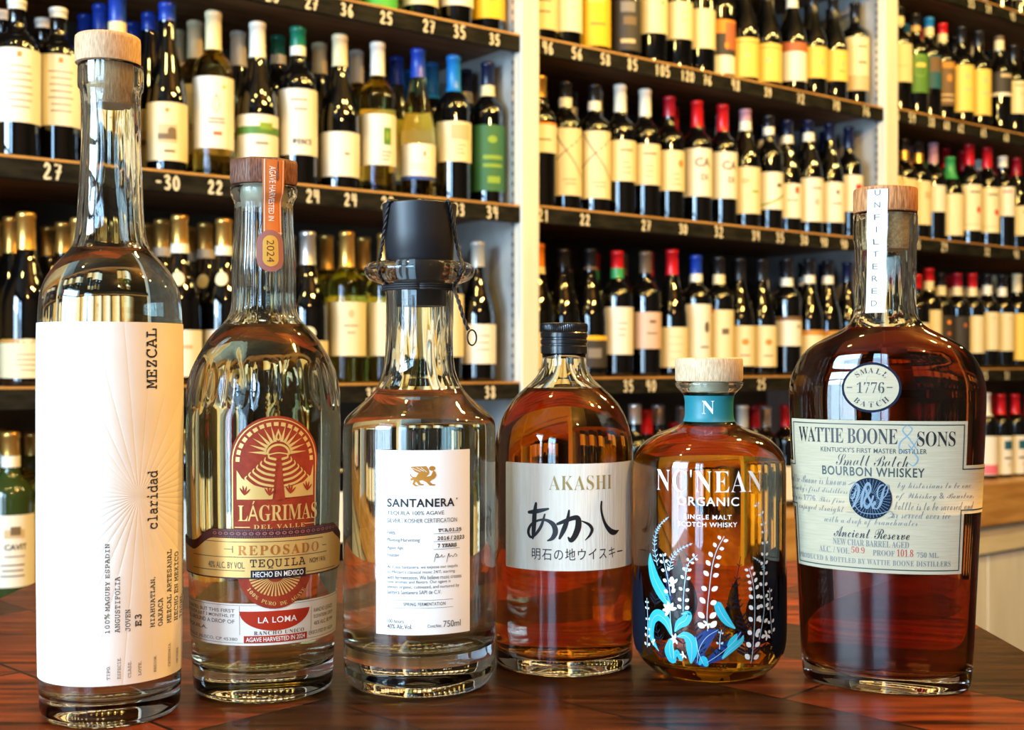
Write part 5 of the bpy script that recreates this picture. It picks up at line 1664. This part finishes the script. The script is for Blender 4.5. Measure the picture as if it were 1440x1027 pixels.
# ---- 5 golden whisky printed with white and teal plants
LIQ_GLD = absorb('golden_whisky', (0.76, 0.30, 0.012), 0.088)
b5 = Bottle('whisky_bottle', 997, 0.746, [
    (943, 66), (941, 76), (937, 84), (930, 92), (921, 99), (908, 104.5), (890, 107), (860, 107.5), (760, 107.5), (664, 107.5), (652, 107), (643, 105.5), (634, 101.5), (626, 95), (619, 87.5), (612, 77), (606, 62), (601, 49), (597, 40.5), (592, 35.5), (586, 33.6),
    (575, 33.2), (562, 33.4), (556, 35), (550, 40.5), (545, 45.5), (541, 47.8), (538.5, 47.8), (537.5, 46)])
tag(b5.root, 'golden whisky bottle printed with white sprigs and teal leaves, teal neck band', 'bottle')
b5.shell(537.2, 0.0030, 0.005, neckwall=(b5.z(600), b5.z(560), 0.0034))
b5.liquid(598, LIQ_GLD)
sp = b5.lathe('stopper', [(536.8, 43), (536, 46.8), (533, 47.8), (508, 47.8), (504.5, 47), (503.2, 44.5), (503, 40)], grain(mat('ash_stopper', rough=0.6), (0.48, 0.31, 0.16), (0.78, 0.60, 0.38), (1.5, 1.5, .25), 900, .2, lo=.3, hi=.7), raw=True)
b5.lathe('stopper_plug', [(549, 27.0), (547, 27.8), (537.6, 28), (537, 27.5)], PLUG, parent=sp, raw=True)
TEAL = mat('teal_band_paper', (0.012, 0.19, 0.23), 0.45)
p = Print(b5, 'neck_band', b5.root, 0.0004, (997, 574), dx=0.0015, dy=0.002)
z0, z1 = p.flat(997, 594)[1], p.flat(997, 557)[1]
p.sheet(-PI * p.rref * .999, PI * p.rref * .999, z0, z1, TEAL)
nb = p.build()
p = Print(b5, 'band_lettering', nb, 0.00055, (997, 574), dx=0.0015, dy=0.003)
p.text('N', 987.5, 1004.5, 564, 582.5, WHITEINK, 'serif', 0, -.008)
p.build()
p = Print(b5, 'white_lettering', b5.root, 0.0003, (997, 700))
p.text("NC'NEAN", 924, 1070.5, 661.5, 693, WHITEINK, 'serif', 0, -.011, 1.06)
p.text('ORGANIC', 952.5, 1039, 699.5, 712, WHITEINK, 'sans', 0, .012, 1.12)
p.text('SINGLE MALT', 962, 1028.5, 724.3, 730.8, WHITEINK, 'sans', 0, .014, 1.15)
p.text('SCOTCH WHISKY', 953.5, 1036.5, 734.8, 741.5, WHITEINK, 'sans', 0, .014, 1.12)
p.build()
PT = mat('teal_print', (0.02, 0.40, 0.50), 0.45)
PD = mat('deep_blue_print', (0.006, 0.030, 0.16), 0.45)
PF = mat('navy_fern_print', (0.003, 0.006, 0.014), 0.6, spec=0.2)
PW = mat('pale_petal_print', (0.80, 0.82, 0.80), 0.5)
PB = mat('pale_blue_print', (0.35, 0.55, 0.66), 0.5)
g = lambda x, y: (880 + x / 3.95, 700 + y / 3.95)          # close-up coordinates
p = Print(b5, 'plant_print', b5.root, 0.0003, (997, 860))
R5 = (997, 860)


def leafband(pts, ws, m, lift=0.0, vein=True):
    P = [g(*q) for q in pts]
    p.stroke(P, [q / 3.95 * 1.25 for q in ws], m, ref=R5, lift=lift, smooth=6)
    if vein:
        p.stroke(P, .7, PB, ref=R5, lift=lift + .00008, smooth=6)


def fern(pts, n, ln, m, stem=.9, lift=0.0, side=(1, -1)):
    P = catmull([g(*q) for q in pts], 8)
    p.stroke([g(*q) for q in pts], stem, m, ref=R5, smooth=6, lift=lift)
    N = len(P)
    for k in range(n):
        f = (k + 1) / (n + 1)
        i = min(N - 2, int(f * (N - 1)))
        x, y = P[i]
        dx, dy = P[i + 1][0] - x, P[i + 1][1] - y
        d = math.hypot(dx, dy) or 1
        dx, dy = dx / d, dy / d
        q = ln * (1 - f * 0.75)
        for sg in side:
            p.fill([leaf_pts((x, y), (x + (dx * .6 - dy * .8 * sg) * q, y + (dy * .6 + dx * .8 * sg) * q), max(1.2, q * .2), 0, 6)], m, ref=R5, lift=lift)


def berries(pts, n, sz, m=None, lift=0.0001, w=1.1):
    P = catmull([g(*q) for q in pts], 8)
    p.stroke([g(*q) for q in pts], w, PB, ref=R5, smooth=6, lift=lift)
    N = len(P)
    for k in range(n):
        f = (k + .5) / n
        i = min(N - 2, int(f * (N - 1)))
        x, y = P[i]
        dx, dy = P[i + 1][0] - x, P[i + 1][1] - y
        d = math.hypot(dx, dy) or 1
        dx, dy = dx / d, dy / d
        q = 1.2 * sz * (1 - .45 * f)
        for sg in (1, -1):
            jx = random.uniform(-.15, .15)
            p.fill([leaf_pts((x + (-dy * sg) * q * .35, y + dx * sg * q * .35), (x + (-dy * sg * .95 + dx * (.5 + jx)) * q * 1.25, y + (dx * sg * .95 + dy * (.5 + jx)) * q * 1.25), q * .72, 0, 8)], m or PW, ref=R5, lift=lift + .00005)


for x0, y0, x1, y1, n, ln in ((130, 640, 150, 200, 11, 16), (680, 900, 600, 500, 12, 20), (760, 880, 800, 330, 12, 18), (500, 900, 640, 330, 9, 17), (330, 920, 250, 480, 10, 18), (60, 930, 75, 600, 8, 14), (860, 900, 850, 500, 10, 15), (560, 880, 480, 560, 8, 18),
                              (420, 930, 330, 560, 9, 17), (720, 930, 690, 640, 9, 19), (180, 930, 120, 700, 8, 17)):
    fern([(x0, y0), ((x0 + x1) / 2 + 12, (y0 + y1) / 2), (x1, y1)], n, ln, PF)
fern([(150, 400), (128, 300), (140, 220), (175, 165), (228, 120)], 13, 8, PB, lift=.00005)
fern([(235, 420), (250, 350), (300, 295), (370, 258)], 12, 8, PB, lift=.00005)
fern([(240, 600), (215, 480), (235, 400)], 10, 9, PD, lift=.00005)
fern([(330, 430), (350, 370), (400, 320)], 6, 5, PB, lift=.00005)
fern([(800, 420), (770, 370), (715, 335)], 6, 5, PB, lift=.00005)
leafband([(395, 925), (410, 840), (450, 775), (510, 735)], [20, 60, 62, 12], PD)
leafband([(450, 920), (520, 870), (590, 810), (640, 750)], [16, 52, 46, 8], PD)
leafband([(430, 930), (400, 850), (390, 780)], [30, 50, 16], PD)
leafband([(240, 625), (190, 560), (130, 480), (100, 400), (92, 340)], [14, 56, 58, 40, 6], PT, .00006)
leafband([(245, 775), (215, 710), (160, 680), (112, 715), (98, 780), (110, 830), (155, 885)], [14, 44, 52, 46, 40, 28, 5], PT, .00006)
leafband([(270, 755), (295, 715), (330, 690), (345, 655), (310, 655)], [10, 38, 46, 34, 6], PT, .00007)
leafband([(285, 785), (330, 775), (362, 805), (368, 860), (360, 925)], [8, 36, 52, 50, 12], PT, .00007)
leafband([(243, 915), (232, 870), (240, 815)], [50, 52, 22], PT, .00006)
leafband([(270, 900), (278, 870), (300, 910)], [12, 18, 22], PT, .00008, False)
leafband([(512, 600), (530, 640), (565, 690), (605, 725)], [38, 42, 34, 8], PT, .00007)
leafband([(580, 820), (600, 790), (615, 760)], [30, 34, 8], PT, .00007, False)
leafband([(540, 890), (575, 850), (640, 800), (655, 770)], [12, 26, 24, 6], PT, .00005)
leafband([(410, 930), (430, 900), (445, 930)], [14, 30, 26], PT, .00006, False)
berries([(455, 740), (452, 640), (465, 500), (480, 380), (505, 290), (545, 215)], 9, 9.5)
berries([(318, 640), (320, 560), (330, 460), (350, 370), (395, 325)], 7, 6.5)
berries([(712, 930), (720, 800), (728, 660), (725, 540), (712, 460), (690, 395)], 10, 8.6)
berries([(760, 800), (795, 640), (790, 500), (795, 380), (800, 250), (785, 130), (735, 30)], 13, 6.6)
berries([(240, 560), (225, 470), (200, 380), (190, 330)], 5, 7)
berries([(860, 780), (845, 640), (840, 520)], 5, 6)
berries([(60, 880), (70, 740), (62, 600)], 6, 5)
berries([(520, 840), (522, 780), (530, 735)], 2, 4, PB)
for (cx, cy, n, ln, a0) in ((235, 640, 6, 20, .3), (262, 490, 5, 15, .9), (820, 780, 4, 14, 2.2), (270, 800, 5, 13, 1.5), (455, 700, 4, 12, 2.6), (120, 840, 4, 9, 1.0), (320, 885, 4, 10, 2.0)):
    x, y = g(cx, cy)
    for k in range(n):
        t = a0 + k * 2 * PI / n * .72
        p.fill([leaf_pts((x, y), (x + ln * .62 * math.cos(t), y - ln * .62 * math.sin(t)), ln * .26, 0, 8)], PW, ref=R5, lift=.00013)
p.stroke([g(238, 640), g(243, 730), g(255, 810), g(258, 915)], 1.3, PB, ref=R5, lift=.0001)
p.build()
# the print carries on round the back in navy, ragged at its top
p = Print(b5, 'back_print', b5.root, 0.0003, (997, 860))
aw = PI * p.rref
z0 = p.flat(997, 928)[1]
rnd = random.Random(3)
for k in range(380):
    f = rnd.random()
    a = (0.34 + 1.32 * f) * aw
    a = a - 2 * aw if a > aw else a
    h = rnd.uniform(0.016, 0.058) * (1 - .3 * abs(f - .5))
    if abs(a) > aw - 0.012:
        continue
    p.raw(fill2d([leaf_pts((a, z0 - .004), (a + rnd.uniform(-.010, .010), z0 + h), rnd.uniform(.004, .010), rnd.uniform(-.004, .004), 8)]), PF, rnd.uniform(0, .0002))
p.build()

# ---- 6 bourbon flask
LIQ_RED = absorb('dark_bourbon', (0.17, 0.010, 0.0006), 0.065)
b6 = Bottle('bourbon_bottle', 1245, 0.719, [
    (966, 100), (964, 108), (959, 114), (950, 118.5), (932, 120.5), (840, 125.5), (760, 129.5), (669, 134.5), (600, 138), (560, 139), (545, 138.6), (530, 135.5), (515, 129.5), (503, 122.5), (492, 113), (483, 101), (476, 88), (469, 74), (463, 62), (457, 53.5), (450, 48.5), (442, 45.3), (430, 44), (400, 43.5), (346, 43.8),
    (341, 45), (337, 45.8), (305, 45.8), (301.5, 45)], turn=-0.06, depth=[(0, 0.0)])
for_asp = [(0.0, 0.60), (b6.z(560), 0.56), (b6.z(515), 0.57), (b6.z(485), 0.66), (b6.z(465), 0.84), (b6.z(448), 1.0), (b6.z(200), 1.0)]
b6.depth = for_asp
tag(b6.root, 'broad-shouldered dark bourbon flask with oval seal and cross-shaped paper label', 'bottle')
b6.shell(301, 0.0034, 0.0055, seg=128, mod=wavy(b6.z(455), b6.z(430), 0.014, 4.0))
b6.liquid(462, LIQ_RED, seg=128)
sp = b6.lathe('stopper', [(300.6, 42), (299.5, 45), (296, 45.8), (271, 45.8), (267, 45), (265.6, 42), (265.4, 38)], OAK, raw=True)
b6.lathe('stopper_plug', [(352, 31), (349, 32.2), (302, 32.5), (301, 32)], CORKT, parent=sp, raw=True)
KRAFT = grain(mat('laid_cream_paper', rough=0.75), (0.43, 0.37, 0.245), (0.48, 0.42, 0.29), (4, 4, 60), 20, 0.08)
NAVY = mat('navy_ink', (0.006, 0.012, 0.030), 0.6, spec=0.1)
LINEK = mat('border_ink', (0.03, 0.045, 0.04), 0.5)
REDI = mat('red_ink', (0.42, 0.04, 0.02), 0.5)
SLATE = mat('slate_script_ink', (0.16, 0.17, 0.17), 0.6)
STEELI = mat('steel_blue_ink', (0.16, 0.28, 0.36), 0.5)
p = Print(b6, 'label', b6.root, 0.0004, (1240, 695), dx=0.003, dy=0.02)
ma0, ma1, mz0, mz1 = p.box(1119.5, 1356, 592, 806)
wz0, wz1 = p.flat(1238, 722)[1], p.flat(1238, 654)[1]
wa0, wa1 = p.flat(1113, 690)[0] - .014, p.flat(1375, 690)[0] + .010


def cross(i):
    return [(ma0 + i, mz0 + i), (ma1 - i, mz0 + i), (ma1 - i, wz0 + i), (wa1 - i, wz0 + i), (wa1 - i, wz1 - i), (ma1 - i, wz1 - i), (ma1 - i, mz1 - i), (ma0 + i, mz1 - i), (ma0 + i, wz1 - i), (wa0 + i, wz1 - i), (wa0 + i, wz0 + i), (ma0 + i, wz0 + i)]


p.raw(fill2d([cross(0)]), KRAFT)
lab6 = p.build()
p = Print(b6, 'label_lettering', lab6, 0.00055, (1240, 695), dx=0.004, dy=0.02)
p.raw(fill2d([cross(.0018), cross(.0024)]), LINEK)
p.text('WATTIE BOONE', 1124.5, 1262, 602, 623.5, INK, 'serif', 0, -.006, .95)
p.text('SONS', 1289.5, 1343, 607, 628, INK, 'serif', 0, -.006, .95)
p.stroke([(1291, 636), (1279, 618), (1270, 606), (1275, 599), (1282, 603), (1277, 612), (1267, 622), (1266, 633), (1276, 636), (1285, 626), (1291, 614)], [.9, 1.8, 1.6, 1, 1.3, 1.4, 1.7, 1.6, 1.3, 1.2, .8], STEELI, ref=(1279, 618))
p.stroke([(1277, 625), (1285, 637), (1290, 646), (1284, 655), (1276, 650)], [1, 1.6, 1.8, 1.4, .8], STEELI, ref=(1279, 635))
p.text("KENTUCKY'S FIRST MASTER DISTILLER", 1155, 1303, 630.5, 637.5, LINEK, 'sans', 0, .004, 1.05)
p.text('Small Batch', 1176, 1277, 639.5, 656, INK, 'script', 0, -.012, .95)
p.text('BOURBON WHISKEY', 1157, 1300, 657.5, 670.5, LINEK, 'sans', 0, .016, 1.12)
for s, x0, x1, y0, y1 in [('Wattie Boone is known', 1112, 1190, 669, 681), ("Kentucky's first distillers", 1112, 1192, 683.5, 695.5), ('early as 1776. This fine', 1112, 1188, 697, 708), ('enjoyed straight', 1125, 1187, 710, 722),
                          ('by historians to be one', 1262, 1364, 679, 691), ('of Whiskey & Bourbon,', 1260, 1368, 693, 705), ('bottle is to be savored and', 1258, 1368, 706.5, 718), ('or served over ice', 1254, 1336, 719, 730), ('with a drop of branchwater', 1160, 1290, 729, 742)]:
    p.text(s, x0, x1, y0, y1, SLATE, 'script', 0, -.010)
p.text('Ancient Reserve', 1173, 1279, 743, 758, INK, 'script', 0, -.002)
p.text('NEW CHAR BARREL AGED', 1172, 1278, 760, 769, SLATE, 'serif', 0, -.006)
p.text('ALC. / VOL.', 1153, 1196, 769, 777.5, SLATE, 'serif', 0, -.006)
p.text('50.9', 1197.5, 1216, 769, 778, REDI, 'ital', 0, -.01)
p.text('PROOF', 1227.5, 1258, 774, 782, SLATE, 'serif', 0, -.006)
p.text('101.8', 1261, 1284, 773, 783, REDI, 'ital', 0, -.01)
p.text('750 ML.', 1289, 1320, 777, 784.5, SLATE, 'serif', 0, -.006)
p.text('PRODUCED & BOTTLED BY WATTIE BOONE DISTILLERS', 1127, 1336, 787, 794.5, SLATE, 'serif', 0, -.006, 1.1)
p.build()
p = Print(b6, 'navy_seal', lab6, 0.0009, (1224, 701), dx=0.004)
p.place(fill2d([circle_pts(0, 0, 29)]), NAVY, 1224, 701)
for k in range(36):
    t = 2 * PI * k / 36
    p.place(stroke2d([(8 * math.cos(t), 8 * math.sin(t)), (27.5 * math.cos(t), 27.5 * math.sin(t))], .35, 0), STEELI, 1224, 701, .00005)
SI = mat('seal_script_ink', (0.15, 0.22, 0.28), 0.45)
p.text('W&S', 1196, 1250, 678, 716, SI, 'script', 0, .0, .7, .0002)
p.stroke([(1194, 683), (1204, 679), (1206, 690), (1199, 700), (1206, 716), (1216, 722), (1236, 722), (1250, 718), (1254, 724), (1247, 728)], [.6, 1, 1.2, 1, .9, 1, 1.2, 1, .8, .5], SI, ref=(1224, 701), lift=.0002)
p.build()
p = Print(b6, 'oval_seal', b6.root, 0.0004, (1225, 545), dx=0.003, dy=0.005)
p.place(fill2d([circle_pts(0, 0, 41, 35.5)]), NAVY, 1225, 545)
p.place(fill2d([circle_pts(0, 0, 37.5, 32)]), KRAFT, 1225, 545, .0001)
sl = p.build()
p = Print(b6, 'seal_lettering', sl, 0.0007, (1225, 545), dx=0.003, dy=0.005)
p.stroke([(1246, 528), (1232, 523), (1218, 530), (1222, 545), (1238, 552), (1232, 566), (1214, 564), (1206, 556)], 1.0, mat('watermark_ink', (0.50, 0.46, 0.36), .7), ref=(1225, 545))
p.text('1776', 1205, 1243.5, 537.5, 553, INK, 'serif', 0, -.012)
for sx_ in (1195, 1251):
    p.stroke([(sx_ - 3.5, 545), (sx_ + 3.5, 545)], 1.2, INK, ref=(sx_, 545), smooth=0)
for word, up in (('SMALL', 1), ('BATCH', -1)):
    for i, ch in enumerate(word):
        t = (i - 2) * 0.36
        vs, fs = text2d(ch, 'serif', -.008, res=3)
        mx_ = max(v[0] for v in vs)
        k = 11.5
        a = t * up
        ca, sa = math.cos(t * up), math.sin(t * up)
        pts = [((x - mx_ / 2) * k, -(y - .35) * k) for x, y in vs]
        px_, py_ = 1225 + 30 * math.sin(t), 545 - up * 24 * math.cos(t)
        p.place(([(x * ca - y * sa, x * sa + y * ca) for x, y in pts], fs), INK, px_, py_)
p.build()
# paper strip over stopper and neck
save, saved = b6.rows, b6.depth
b6.rows = sorted([(z, q) for z, q in save if z < b6.z(342)] + [(b6.z(338), b6.r(46)), (b6.z(300), b6.r(46.2)), (b6.z(266), b6.r(46.2)), (b6.z(260), b6.r(46.2))])
p = Print(b6, 'neck_strip', b6.root, 0.0005, (1232, 350), dx=0.0015, dy=0.004)
za, zb = p.flat(1231, 440)[1], p.flat(1234, 266)[1]
xa, xb = p.flat(1219.5, 350)[0], p.flat(1246.5, 350)[0]
p.raw(([(xa - .0006, za), (xb - .0006, za), (xb + .0008, zb), (xa + .0012, zb)], [(0, 1, 2, 3)]), PAPER)
ns = p.build()
p = Print(b6, 'strip_lettering', ns, 0.0007, (1232, 350), dx=0.0015, dy=0.004)
for i, ch in enumerate('UNFILTERED'):
    yy = 271 + i * 17.3
    cx_ = 1234.5 - i * 0.55
    w_ = 2.0 if ch in 'I' else 4.0
    p.text(ch, cx_ - (w_ if ch != 'I' else .8), cx_ + (w_ if ch != 'I' else .8), yy - 4, yy + 4, GREYINK, 'sans', 0, .0)
p.build()
b6.rows, b6.depth = save, saved
